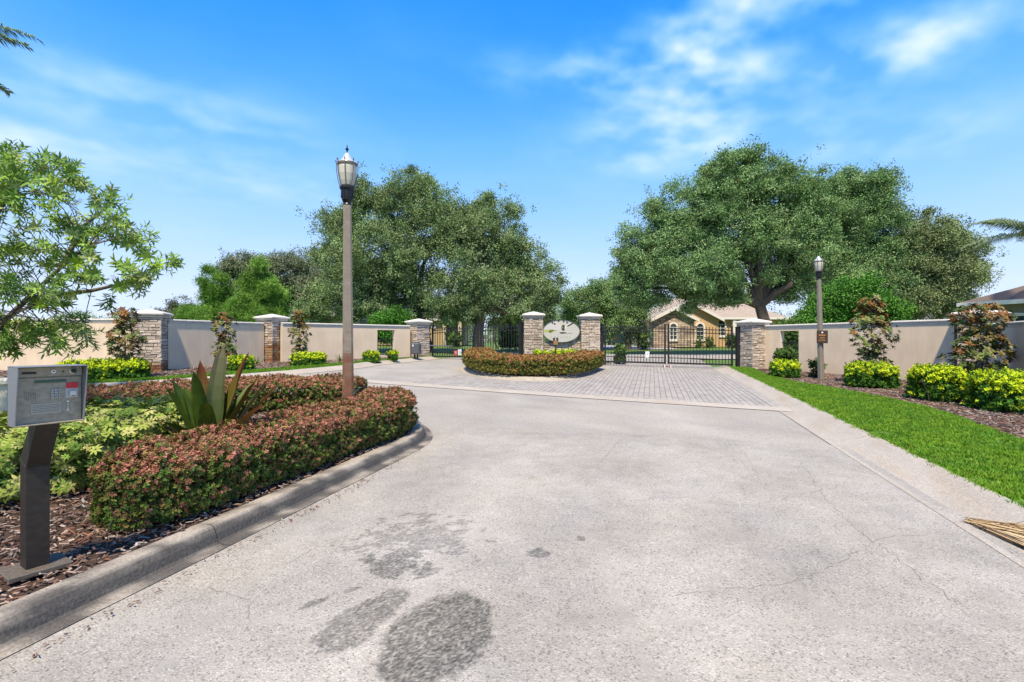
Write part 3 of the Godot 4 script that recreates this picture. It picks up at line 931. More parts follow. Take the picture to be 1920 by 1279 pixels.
func road_tint(p: Vector2, fine := false) -> Color:
	var t := p.dot(ROAD_RIGHT); var s := p.dot(ROAD_DIR)
	var c := Color(0.450, 0.425, 0.380)
	var f := 1.0 + 0.20 * noise.get_noise_2d(p.x * 7 + 40, p.y * 7) + 0.12 * noise.get_noise_2d(p.x * 38, p.y * 38) + 0.07 * noise.get_noise_2d(p.x * 150, p.y * 150)
	# wheel paths rubbed pale, a darker lane of drips between them, tread marks
	f *= 0.97 + 0.09 * exp(-pow((t - 0.25) / 0.32, 2.0)) + 0.07 * exp(-pow((t + 1.5) / 0.3, 2.0))
	var mark := noise.get_noise_2d(t * 20, s * 9)
	for m in [0.90, 0.97, 1.05, 1.13]:
		if s > 2.6 and s < 9.0: f *= 1.0 - 0.14 * exp(-pow((t - m - 0.02 * sin(s * 2.0)) / 0.018, 2.0)) * clampf(0.5 + mark * 1.5, 0, 1)
	var warm := noise.get_noise_2d(p.x * 9 - 70, p.y * 9)
	c = Color(c.r * (1.0 + 0.025 * warm), c.g, c.b * (1.0 - 0.05 * warm)) * f
	if p.y < 5.5 and p.x < 1.5:
		var k := 0.0
		k = max(k, blot(p, Vector2(-0.385, 2.70), Vector2(0.2, 1).normalized(), 0.44, 0.285, 0.12))
		k = max(k, 0.82 * blot(p, Vector2(-0.825, 2.84), Vector2(0.42, 1).normalized(), 0.36, 0.15, 0.22))
		k = max(k, 0.9 * blot(p, Vector2(-0.80, 3.50), Vector2(1, 0.15).normalized(), 0.24, 0.19, 0.85))
		k = max(k, 0.62 * blot(p, Vector2(-0.72, 3.95), Vector2(1, 0.1).normalized(), 0.36, 0.36, 1.25))
		k = max(k, 0.8 * blot(p, Vector2(0.19, 3.68), Vector2(1, 0), 0.085, 0.09, 0.45))
		k = max(k, 0.7 * blot(p, Vector2(0.53, 3.93), Vector2(1, 0), 0.035, 0.05, 0.3))
		k = max(k, 0.8 * blot(p, Vector2(-1.16, 3.0), Vector2(0.7, 0.7), 0.09, 0.03, 0.5))
		k = max(k, 0.6 * blot(p, Vector2(-0.98, 3.16), Vector2(0.7, 0.7), 0.06, 0.02, 0.5))
		k = max(k, 0.75 * blot(p, Vector2(-0.55, 3.38), Vector2(0.7, 0.7), 0.10, 0.05, 0.6))
		if fine: k *= clampf(0.80 + 1.1 * noise.get_noise_2d(p.x * 520, p.y * 520) + 0.5 * noise.get_noise_2d(p.x * 160 + 9, p.y * 160), 0, 1.15)
		c = c.lerp(Color(c.r * 0.33, c.g * 0.34, c.b * 0.34), k)
	return c

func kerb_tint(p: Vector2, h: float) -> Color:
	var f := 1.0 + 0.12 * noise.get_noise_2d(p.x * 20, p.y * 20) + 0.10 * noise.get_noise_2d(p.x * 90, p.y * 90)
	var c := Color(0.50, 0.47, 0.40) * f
	# tyre black, mildew and painted shade on the upright face, ragged upper edge
	var grime_and_shade := smoothstep(-0.25, 0.25, 0.66 - abs(h - 0.066) * 9.5 + 0.55 * noise.get_noise_2d(p.x * 26, p.y * 26 + 40) + 0.25 * noise.get_noise_2d(p.x * 110, p.y * 110))
	return c.lerp(Color(0.085, 0.083, 0.078), grime_and_shade * 0.92)

func gutter_tint(p: Vector2, h: float) -> Color:
	var f := 1.0 + 0.10 * noise.get_noise_2d(p.x * 12, p.y * 12) + 0.08 * noise.get_noise_2d(p.x * 80, p.y * 80)
	var stain := clampf(noise.get_noise_2d(p.dot(ROAD_RIGHT) * 60, p.dot(ROAD_DIR) * 7) * 1.5, 0, 1)
	return (Color(0.525, 0.505, 0.445) * f).lerp(Color(0.44, 0.35, 0.22), stain * 0.45)

func along_road(s: float, t: float) -> Vector2:
	return ROAD_DIR * s + ROAD_RIGHT * t

# ---------------------------------------------------------------- the scene
func _ready() -> void:
	noise.seed = 11; noise.noise_type = FastNoiseLite.TYPE_SIMPLEX_SMOOTH; noise.frequency = 0.08; noise.fractal_octaves = 3
	# camera
	var cam := Camera3D.new()
	cam.name = "camera"; add_child(cam)
	cam.position = Vector3(0, 1.6, 0)
	cam.fov = 67.33; cam.near = 0.05; cam.far = 2000.0
	cam.current = true
	# sky and exposure
	var env := Environment.new()
	env.background_mode = Environment.BG_SKY
	var pan := PanoramaSkyMaterial.new()
	pan.panorama = cloud_sky()
	pan.energy_multiplier = 0.74
	env.sky = Sky.new(); env.sky.sky_material = pan
	env.tonemap_mode = Environment.TONE_MAPPER_LINEAR
	env.tonemap_exposure = 1.74
	env.sdfgi_enabled = true; env.ssao_enabled = true; env.ssil_enabled = true
	var we := WorldEnvironment.new()
	we.name = "environment"; we.environment = env; add_child(we)
	# sun: high behind the camera, to its left
	var sun := DirectionalLight3D.new()
	sun.name = "sun"; add_child(sun)
	sun.light_energy = 1.30; sun.light_color = Color(1.0, 0.93, 0.82)
	sun.light_angular_distance = 2.5; sun.shadow_enabled = true
	var el := deg_to_rad(61.0)
	sun.look_at_from_position(Vector3.ZERO, Vector3(0.17 * cos(el), -sin(el), -0.985 * cos(el)), Vector3.UP)

	make_materials()
	make_shapes()
	M.globe = leafy(0.25, 0.4); M.globe.vertex_color_use_as_albedo = false; M.globe.albedo_color = Color(0.60, 0.58, 0.50).linear_to_srgb()
	M.frond = plain(0.12, 0.19, 0.045, 0.5)
	M.pale_frond = plain(0.16, 0.22, 0.085, 0.6)
	M.gloss_strap = leafy(0.35, 0.35)
	M.bronze = plain(0.16, 0.13, 0.10, 0.5, 0.3)
	M.lamp_cap = plain(0.50, 0.53, 0.56, 0.35, 0.2)
	build_ground()
	build_walls()
	build_houses()
	build_trees()
	build_planting()
	build_objects()

func build_ground() -> void:
	rng.seed = 5
	# open lawn to the horizon
	var g := MB.new()
	sheet(g, PackedVector2Array([Vector2(-60, -30), Vector2(90, -30), Vector2(90, 110), Vector2(-60, 110)]), 5.0, -0.09)
	structure("lawn_ground", g, M.turf)
	var far := MB.new()
	sheet(far, PackedVector2Array([Vector2(-700, -200), Vector2(700, -200), Vector2(700, 900), Vector2(-700, 900)]), 100.0, -0.6)
	structure("distant_ground", far, M.turf)
	# asphalt: the lane in front of the camera at a fine step so that its stains have an edge, the rest coarser
	var road := MB.new()
	road.colored = true
	var edge := PackedVector2Array([Vector2(2.2, -6), along_road(14.6, 2.75), Vector2(5.6, 11.1), Vector2(-8.0, 16.9), Vector2(-12, 14), Vector2(-18, 11), Vector2(-18, -6)])
	sheet(road, edge, 0.5, -0.006, road_tint)
	structure("road", road, M.asphalt)
	var lane := MB.new()
	lane.colored = true
	var st := 0.035
	var ns := int(7.2 / st); var nt := int(5.9 / st)
	var grid := []
	for i in ns + 1:
		var row := []
		for j in nt + 1:
			var p := along_road(0.9 + i * st, -3.25 + j * st)
			row.append([W(p.x, p.y), road_tint(p)])
		grid.append(row)
	for i in ns:
		for j in nt:
			for q in [[0, 0], [1, 0], [1, 1], [0, 0], [1, 1], [0, 1]]:
				var w: Array = grid[i + q[0]][j + q[1]]
				lane.ink = w[1]
				lane.vert(w[0], Vector3.UP)
	structure("road_lane", lane, M.asphalt)
	var patch := MB.new()
	patch.colored = true
	var cell := 0.0125
	var rows := []
	for i in 161:
		var row := []
		for j in 173:
			var p := Vector2(-1.42 + j * cell, 2.25 + i * cell)
			row.append([W(p.x, p.y, 0.002), fine_tint(p)])
		rows.append(row)
	for i in 160:
		for j in 172:
			for q in [[0, 0], [1, 0], [1, 1], [0, 0], [1, 1], [0, 1]]:
				var w: Array = rows[i + q[0]][j + q[1]]
				patch.ink = w[1]
				patch.vert(w[0], Vector3.UP)
	structure("stained_asphalt", patch, M.asphalt)
	# cracks in the asphalt
	var crack := MB.new()
	for path in [[Vector2(-1.28, 7.4), Vector2(-0.75, 8.5), Vector2(-0.35, 9.6), Vector2(0.0, 10.8)], [Vector2(-1.6, 3.45), Vector2(-1.42, 3.75), Vector2(-1.3, 4.0)], [Vector2(0.6, 4.6), Vector2(1.5, 4.9), Vector2(2.2, 4.7), Vector2(3.4, 5.3)], [Vector2(1.2, 6.5), Vector2(1.7, 7.6), Vector2(2.6, 8.0), Vector2(4.2, 8.6)], [Vector2(1.0, 3.1), Vector2(1.9, 3.3), Vector2(2.8, 3.9), Vector2(3.2, 4.0)], [Vector2(2.6, 3.0), Vector2(2.7, 3.6), Vector2(2.9, 4.6), Vector2(3.5, 6.2)], [Vector2(-1.9, 3.2), Vector2(-1.55, 3.0), Vector2(-1.4, 2.7)], [Vector2(0.2, 6.2), Vector2(0.9, 6.0), Vector2(1.2, 6.5)]]:
		var pts := resample(path, 0.05)
		var last := []
		for k in pts.size():
			var p: Vector2 = pts[k] + Vector2(noise.get_noise_2d(k * 9.0, path[0].x * 90), noise.get_noise_2d(k * 9.0, path[0].y * 70 + 50)) * 0.06
			var wd: float = 0.0010 + 0.0016 * abs(noise.get_noise_2d(k * 14.0, 9.0))
			var tt: Vector2 = (pts[min(k + 1, pts.size() - 1)] - pts[max(k - 1, 0)]).normalized()
			var r := Vector2(tt.y, -tt.x) * wd
			var now := [p - r, p + r]
			if k > 0:
				crack.quad(W(last[0].x, last[0].y, 0.004), W(now[0].x, now[0].y, 0.004), W(now[1].x, now[1].y, 0.004), W(last[1].x, last[1].y, 0.004))
			last = now
	var ck := structure("road_cracks", crack, plain(0.22, 0.205, 0.185, 0.95))
	ck.set_meta("kind", "structure")
	# concrete ribbon between asphalt and pavers
	var rib := MB.new()
	rib.colored = true
	sheet(rib, PackedVector2Array([Vector2(5.75, 9.85), Vector2(5.9, 10.42), Vector2(-2.28, 14.24), Vector2(-7.2, 16.6), Vector2(-7.4, 16.0), Vector2(-2.18, 13.6)]), 0.3, 0.006, func(p: Vector2) -> Color: return gutter_tint(p, 0.0) * 1.12)
	structure("concrete_ribbon", rib, M.concrete)
	# clay-grey pavers
	var area := PackedVector2Array([Vector2(5.9, 10.46), along_road(22.6, 2.5), along_road(29.5, 2.5), Vector2(9.5, 29.2), Vector2(3.0, 29.2), Vector2(3.0, 20.0), Vector2(-1.0, 18.6), Vector2(-2.0, 16.6), Vector2(-2.9, 14.6), Vector2(-2.28, 14.28)])
	var ex := MB.new()
	ex.colored = true
	sheet(ex, PackedVector2Array([Vector2(-2.28, 14.24), Vector2(-2.9, 14.6), Vector2(-2.0, 16.6), Vector2(-1.0, 18.6), Vector2(3.0, 20.0), Vector2(3.0, 29.2), Vector2(-1.5, 29.2), Vector2(-3.4, 26.0), Vector2(-3.93, 23.58), Vector2(-5.09, 20.36), Vector2(-5.65, 18.62), Vector2(-6.6, 17.2), Vector2(-7.2, 16.5)]), 0.5, -0.004, road_tint)
	structure("exit_lane", ex, M.asphalt)
	var bed := MB.new()
	sheet(bed, area, 1.0, -0.010)
	structure("paver_bed", bed, M.joint)
	var pv := MB.new()
	pv.colored = true
	for i in range(38, 155):
		for j in range(-86, 22):
			var p := along_road(i * 0.20 + (0.10 if j & 1 else 0.0), j * 0.13)
			if not Geometry2D.is_point_in_polygon(p, area): continue
			var v := rng.randf_range(0.88, 1.10)
			pv.ink = Color(0.45, 0.448, 0.425) * v * (1.0 + 0.10 * noise.get_noise_2d(p.x * 10, p.y * 10))
			if rng.randf() < 0.10: pv.ink = Color(0.40, 0.38, 0.36) * v
			var o := []; var u := []
			for q in [[-1, -1], [1, -1], [1, 1], [-1, 1]]:
				var e: Vector2 = p + ROAD_DIR * 0.096 * q[0] + ROAD_RIGHT * 0.061 * q[1]
				var m: Vector2 = p + ROAD_DIR * 0.091 * q[0] + ROAD_RIGHT * 0.056 * q[1]
				o.append(W(e.x, e.y, -0.012)); u.append(W(m.x, m.y, 0.003))
			pv.quad(u[0], u[1], u[2], u[3])
			for q in 4:
				var q2 := (q + 1) % 4
				pv.quad(o[q], o[q2], u[q2], u[q])
	structure("pavers", pv, M.paver)
	# cross street inside the gate
	var cs := MB.new()
	cs.colored = true
	sheet(cs, PackedVector2Array([Vector2(-2, 29.2), Vector2(60, 29.0), Vector2(60, 34.6), Vector2(-2, 34.6)]), 2.0, -0.03, func(p: Vector2) -> Color: return Color(0.46, 0.45, 0.43) * (1.0 + 0.1 * noise.get_noise_2d(p.x * 8, p.y * 8)))
	structure("cross_street", cs, M.concrete)
	var dv := MB.new()
	dv.colored = true
	sheet(dv, PackedVector2Array([Vector2(8, 44), Vector2(14.5, 44.0), Vector2(17, 68), Vector2(10, 68)]), 3.0, -0.03, func(p: Vector2) -> Color: return Color(0.55, 0.54, 0.52) * (1.0 + 0.1 * noise.get_noise_2d(p.x * 8, p.y * 8)))
	structure("driveway", dv, M.concrete)

	# kerbs
	var miami := [Vector2(0.0, 0.004), Vector2(0.10, -0.002), Vector2(0.24, 0.002), Vector2(0.42, 0.035), Vector2(0.56, 0.085), Vector2(0.62, 0.10), Vector2(0.66, 0.098), Vector2(0.68, 0.02)]
	var kr := MB.new()
	kr.colored = true
	var rp := []
	for k in 61: rp.append(along_road(-5.0 + k * 0.48, 2.41))
	sweep(kr, rp, miami, gutter_tint, 3.05, 0.006)
	structure("kerb", kr, M.concrete)
	var isl := [Vector2(-4.56, -5), Vector2(-3.3, -0.2), Vector2(-2.52, 2.54), Vector2(-2.18, 3.70), Vector2(-1.85, 4.88), Vector2(-1.59, 5.8), Vector2(-1.37, 6.6), Vector2(-1.24, 7.25), Vector2(-1.29, 7.9), Vector2(-1.62, 8.7), Vector2(-2.3, 9.4), Vector2(-3.6, 10.2), Vector2(-5.5, 10.8), Vector2(-8, 10.9), Vector2(-12, 9.8), Vector2(-18, 7.0)]
	var ip := resample(isl, 0.12)
	var ki := MB.new()
	ki.colored = true
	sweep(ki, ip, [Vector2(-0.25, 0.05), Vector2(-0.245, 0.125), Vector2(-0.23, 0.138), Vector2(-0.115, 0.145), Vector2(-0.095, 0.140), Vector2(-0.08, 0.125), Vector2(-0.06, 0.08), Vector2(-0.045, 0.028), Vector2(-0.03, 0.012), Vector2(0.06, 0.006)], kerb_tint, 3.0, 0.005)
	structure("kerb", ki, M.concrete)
	var lane_edge := [Vector2(-18, 9.6), Vector2(-11, 12.7), Vector2(-8.8, 14.3), Vector2(-7.3, 16.0), Vector2(-6.44, 17.2), Vector2(-5.59, 18.62), Vector2(-5.09, 20.36), Vector2(-3.93, 23.58), Vector2(-3.4, 25.2)]
	var lp := resample(lane_edge, 0.3)
	var kl := MB.new()
	kl.colored = true
	sweep(kl, lp, [Vector2(-0.68, 0.02), Vector2(-0.66, 0.098), Vector2(-0.62, 0.10), Vector2(-0.45, 0.04), Vector2(-0.22, 0.0), Vector2(0.02, 0.006)], gutter_tint, 3.0)
	structure("kerb", kl, M.concrete)
	var mid := [Vector2(4.6, 23.6), Vector2(3.9, 20.8), Vector2(3.03, 18.2), Vector2(2.2, 16.06), Vector2(1.43, 15.22), Vector2(0.63, 15.05), Vector2(-0.16, 15.3), Vector2(-1.0, 16.0), Vector2(-1.64, 17.48), Vector2(-2.0, 19.5), Vector2(-1.6, 21.8), Vector2(0.2, 23.7), Vector2(2.5, 24.2), Vector2(4.6, 23.6)]
	var mp := resample(mid, 0.15)
	var km := MB.new()
	km.colored = true
	var left_of := []
	for q in miami: left_of.append(Vector2(q.x, q.y))
	sweep(km, mp, left_of, gutter_tint, 2.4)
	structure("kerb", km, M.concrete)

	# planting beds
	var island := PackedVector2Array()
	for p in resample(isl, 0.4): island.append(p)
	island.append(Vector2(-18, -5))
	var inner: Array = Geometry2D.offset_polygon(island, -0.22)
	var bi := MB.new()
	sheet(bi, inner[0], 0.5, 0.092, null, bed_lift)
	structure("island_bed", bi, M.mulch_soil)
	var centre := PackedVector2Array()
	for p in resample(mid, 0.4): centre.append(p)
	centre.remove_at(centre.size() - 1)
	var inner2: Array = Geometry2D.offset_polygon(centre, -0.6)
	var bc := MB.new()
	sheet(bc, inner2[0], 0.5, 0.11)
	structure("sign_island_bed", bc, M.mulch_soil)
	# right verge: turf then mulch
	var bed_edge := [along_road(22.6, 3.9), Vector2(8.75, 17.6), Vector2(8.35, 15.0), Vector2(8.45, 13.4), Vector2(8.35, 11.2), Vector2(8.1, 9.84), Vector2(7.55, 8.34), Vector2(7.1, 7.2), Vector2(6.9, 5.5), Vector2(7.2, -4)]
	var edge_pts := resample(bed_edge, 0.5)
	var turf := PackedVector2Array()
	for p in edge_pts: turf.append(p)
	for k in 140: turf.append(along_road(-5.0 + k * 0.2, 3.04 + 0.05 * noise.get_noise_2d(k * 25.0, 3.0)))
	var tr := MB.new()
	sheet(tr, turf, 0.8, 0.075)
	structure("verge_turf", tr, M.turf)
	var rb := PackedVector2Array()
	for p in edge_pts: rb.append(p)
	rb.append(Vector2(16, -4)); rb.append(Vector2(16, 12)); rb.append(Vector2(13.1, 14.6)); rb.append(Vector2(10.3, 21.2))
	var br := MB.new()
	sheet(br, rb, 0.8, 0.055)
	structure("wall_bed", br, M.mulch_soil)
	# left verge
	var outer := []
	for k in lp.size():
		var t: Vector2 = (lp[min(k + 1, lp.size() - 1)] - lp[max(k - 1, 0)]).normalized()
		outer.append(lp[k] - Vector2(t.y, -t.x) * 0.66)
	var lb_edge := resample([Vector2(-18, 12.6), Vector2(-11.3, 14.3), Vector2(-9.2, 16.2), Vector2(-7.6, 18.3), Vector2(-6.5, 20.0), Vector2(-5.5, 22.0), Vector2(-4.5, 24.4)], 0.5)
	var lt := PackedVector2Array()
	for p in outer: lt.append(p)
	for k in lb_edge.size(): lt.append(lb_edge[lb_edge.size() - 1 - k])
	var tl := MB.new()
	sheet(tl, lt, 0.8, 0.085)
	structure("verge_turf", tl, M.turf)
	var lbp := PackedVector2Array()
	for p in lb_edge: lbp.append(p)
	for p in [Vector2(-4.7, 25.2), Vector2(-9.3, 21.0), Vector2(-10.2, 21.0), Vector2(-12, 17.2), Vector2(-18, 17.5)]: lbp.append(p)
	var bl := MB.new()
	sheet(bl, lbp, 0.8, 0.065)
	structure("wall_bed", bl, M.mulch_soil)

	# grass and bark chips
	var greens := [Color(0.15, 0.33, 0.025), Color(0.18, 0.37, 0.035), Color(0.12, 0.27, 0.022), Color(0.23, 0.37, 0.05)]
	var near_turf := PackedVector2Array()
	for p in turf:
		near_turf.append(p)
	var clip: Array = Geometry2D.intersect_polygons(near_turf, PackedVector2Array([Vector2(-20, 3), Vector2(20, 3), Vector2(20, 23), Vector2(-20, 23)]))
	strew("grass", "short bright green grass between the right kerb and the mulch bed", "grass", clip[0], 26000, "grass", 2, M.leaf, greens, 0.07, false, Vector2(0.8, 1.35))
	strew("grass", "narrow strip of green grass between the exit lane kerb and the left wall bed", "grass", lt, 7000, "grass", 2, M.leaf, greens, 0.08, false, Vector2(1.0, 1.6))
	var browns := [Color(0.16, 0.105, 0.075), Color(0.24, 0.17, 0.13), Color(0.10, 0.06, 0.042), Color(0.30, 0.235, 0.19), Color(0.19, 0.085, 0.05), Color(0.34, 0.29, 0.25), Color(0.13, 0.085, 0.065)]
	var near_island: Array = Geometry2D.intersect_polygons(inner[0], PackedVector2Array([Vector2(-6.5, 1.2), Vector2(0, 1.2), Vector2(0, 10), Vector2(-6.5, 10)]))
	strew("bark_mulch", "shredded brown bark mulch in the near left island bed", "mulch", near_island[0], 26000, "chip", 3, M.chip, browns, 0.108, true, Vector2(0.45, 0.95), bed_lift)
	var near_rb: Array = Geometry2D.intersect_polygons(rb, PackedVector2Array([Vector2(5, 5), Vector2(13, 5), Vector2(13, 19), Vector2(5, 19)]))
	strew("bark_mulch", "greyish brown bark mulch under the yellow shrubs by the right wall", "mulch", near_rb[0], 24000, "chip", 3, M.chip, browns, 0.058, true, Vector2(0.7, 1.3))
	strew("bark_mulch", "brown bark mulch along the foot of the left walls", "mulch", lbp, 9000, "chip", 3, M.chip, browns, 0.068, true, Vector2(1.0, 1.8))
	# bits of bark and leaf washed against the island kerb
	var gutter := PackedVector2Array([along_road(1.2, -3.02), along_road(2.6, -3.0), along_road(4.5, -3.0), along_road(6.2, -2.98), along_road(6.2, -2.93), along_road(4.5, -2.86), along_road(2.6, -2.9), along_road(1.2, -2.85)])
	strew("leaf_litter", "thin line of bark crumbs along the near left kerb", "litter", gutter, 260, "chip", 3, M.chip, browns, 0.004, true, Vector2(0.15, 0.5))
	strew("grit", "small dark crumbs of grit scattered over the asphalt lane", "grit", PackedVector2Array([Vector2(-1.8, 2.3), Vector2(3.2, 2.3), Vector2(4.6, 8.0), Vector2(-0.9, 8.0)]), 500, "chip", 3, M.chip, browns, 0.002, true, Vector2(0.06, 0.2))

func bed_lift(p: Vector2) -> float:
	return 0.02 + 0.015 * noise.get_noise_2d(p.x * 14, p.y * 14) + 0.05 * clampf((-p.x - 2.9 + 0.25 * (p.y - 3.0)) / 1.5, 0, 1)

func build_walls() -> void:
	rng.seed = 6
	pier("stone pier with pale cap at the left end of the exit gate", -4.6, 25.2, -0.75, 1.98)
	pier("stone pier with rust orange lower stones between two left wall sections", -9.84, 21.0, -0.35, 2.05, 0.82, 1.0, 0.46)
	pier("stone pier behind the leftmost young magnolia", -11.9, 16.9, 0.3, 2.14, 0.8, 1.0, 0.2)
	pier("stone pier left of the oval sign", 0.93, 22.3, 0.0, 2.32)
	pier("stone pier right of the oval sign", 3.37, 22.3, 0.0, 2.32)
	pier("stone pier at the right end of the entry gate", 9.9, 21.0, 0.3, 2.12)
	pier("stone pier behind the rightmost young magnolia", 13.1, 14.3, 0.65, 2.25, 0.85, 1.1)
	wall_run("beige stucco wall with barred opening left of the exit gate pier", Vector2(-5.0, 24.85), Vector2(-9.35, 20.75), 2.22, Vector2(0.85, 1.75), 0.95)
	wall_run("beige stucco wall behind the tall strap leaved plant", Vector2(-10.05, 20.6), Vector2(-11.65, 17.25), 2.20)
	wall_run("beige stucco wall behind the bottlebrush tree", Vector2(-12.2, 16.9), Vector2(-21.0, 17.3), 2.20)
	wall_run("long beige stucco wall with barred opening right of the entry gate", Vector2(10.3, 20.75), Vector2(12.8, 14.75), 2.10, Vector2(0.75, 1.55), 0.75)
	wall_run("short beige stucco wall at the right edge", Vector2(13.0, 13.9), Vector2(10.9, 9.4), 1.94)
	# low stone wall between the sign piers
	var o := thing("sign_wall", "low stone wall under the oval sign", "wall", W(2.15, 22.3, 0.0), 0.0)
	var c := MB.new()
	c.box(Vector3(0, 0.52, -0.05), Vector3(1.62, 1.04, 0.3))
	part("core", c, M.mortar, o)
	clad(o, Transform3D(Basis(), Vector3(0, 0, 0.11)), 1.62, 1.02)
	# gates
	var y := func(x: float, d: float, e: float) -> Vector3: return Vector3(x, e, -d)
	gate_leaf("left leaf of the black iron entry gate", y.call(4.05, 22.25, 0.66), y.call(6.50, 21.75, 0.62), 1.68, 1.67, 19, 1.0, 1.0)
	gate_leaf("right leaf of the black iron entry gate", y.call(6.64, 21.72, 0.62), y.call(9.15, 21.3, 0.56), 1.67, 1.62, 19, 1.0, 1.0)
	gate_post("black gate post against the pier right of the oval sign", W(3.90, 22.3, 0), 1.78, 0.2)
	gate_post("black gate post against the right entry pier", W(9.36, 21.22, 0), 1.72, 0.2)
	gate_leaf("left leaf of the black iron exit gate", y.call(-3.95, 25.5, 0.80), y.call(-1.62, 24.3, 0.78), 1.45, 1.60, 17, 1.0, 1.0)
	gate_leaf("right leaf of the black iron exit gate", y.call(-1.48, 24.2, 0.78), y.call(0.34, 22.9, 0.72), 1.60, 1.68, 14, 1.0, 1.0)
	gate_post("black gate post against the left exit pier", W(-4.12, 25.25, 0), 1.55, 0.3)
	gate_post("black gate post against the pier left of the oval sign", W(0.42, 22.75, 0), 1.80, 0.3)

func far_stones(o: Node3D, outline: PackedVector2Array, z: float) -> void:
	var lo := outline[0]; var hi := outline[0]
	for p in outline:
		lo = lo.min(p); hi = hi.max(p)
	var b := MB.new()
	b.colored = true
	var y := lo.y
	while y < hi.y:
		var ch := rng.randf_range(0.12, 0.22)
		var x := lo.x
		while x < hi.x:
			var l := rng.randf_range(0.2, 0.6)
			if Geometry2D.is_point_in_polygon(Vector2(x + l * 0.5, y + ch * 0.5), outline):
				var v := rng.randf_range(0.65, 1.2)
				b.ink = [Color(0.46, 0.36, 0.28), Color(0.54, 0.43, 0.34), Color(0.36, 0.28, 0.23)][rng.randi() % 3] * v
				b.box(Vector3(x + l * 0.5, y + ch * 0.5, z), Vector3(l - 0.025, ch - 0.025, rng.randf_range(0.04, 0.10)))
			x += l
		y += ch
	part("stone_facing", b, inked(0.9), o).set_meta("kind", "stuff")

func hip(o: Node3D, x0: float, x1: float, z0: float, z1: float, eave: float, peak: float, m: Material, ridge := 0.0) -> void:
	# z0 is the near eave
	var b := MB.new()
	var xm0 := x0 + (z0 - z1) * 0.5; var xm1 := x1 - (z0 - z1) * 0.5
	if xm1 < xm0:
		xm0 = (x0 + x1) * 0.5; xm1 = xm0
	var zm := (z0 + z1) * 0.5
	var a := Vector3(x0, eave, z0); var c := Vector3(x1, eave, z0); var d := Vector3(x1, eave, z1); var e := Vector3(x0, eave, z1)
	var p := Vector3(xm0, peak, zm); var q := Vector3(xm1 + ridge, peak, zm)
	b.quad(a, p, q, c); b.quad(d, q, p, e); b.tri(e, p, a); b.tri(c, q, d)
	part("roof", b, m, o)
	var f := MB.new()
	for s in [[Vector3((x0 + x1) * 0.5, eave - 0.10, z0), Vector3(x1 - x0, 0.22, 0.12)], [Vector3(x0, eave - 0.10, (z0 + z1) * 0.5), Vector3(0.12, 0.22, z0 - z1)], [Vector3(x1, eave - 0.10, (z0 + z1) * 0.5), Vector3(0.12, 0.22, z0 - z1)]]: f.box(s[0], s[1])
	f.box(Vector3((x0 + x1) * 0.5, eave - 0.16, zm), Vector3(x1 - x0 - 0.1, 0.05, z0 - z1 - 0.1))
	part("fascia", f, M.trim, o)

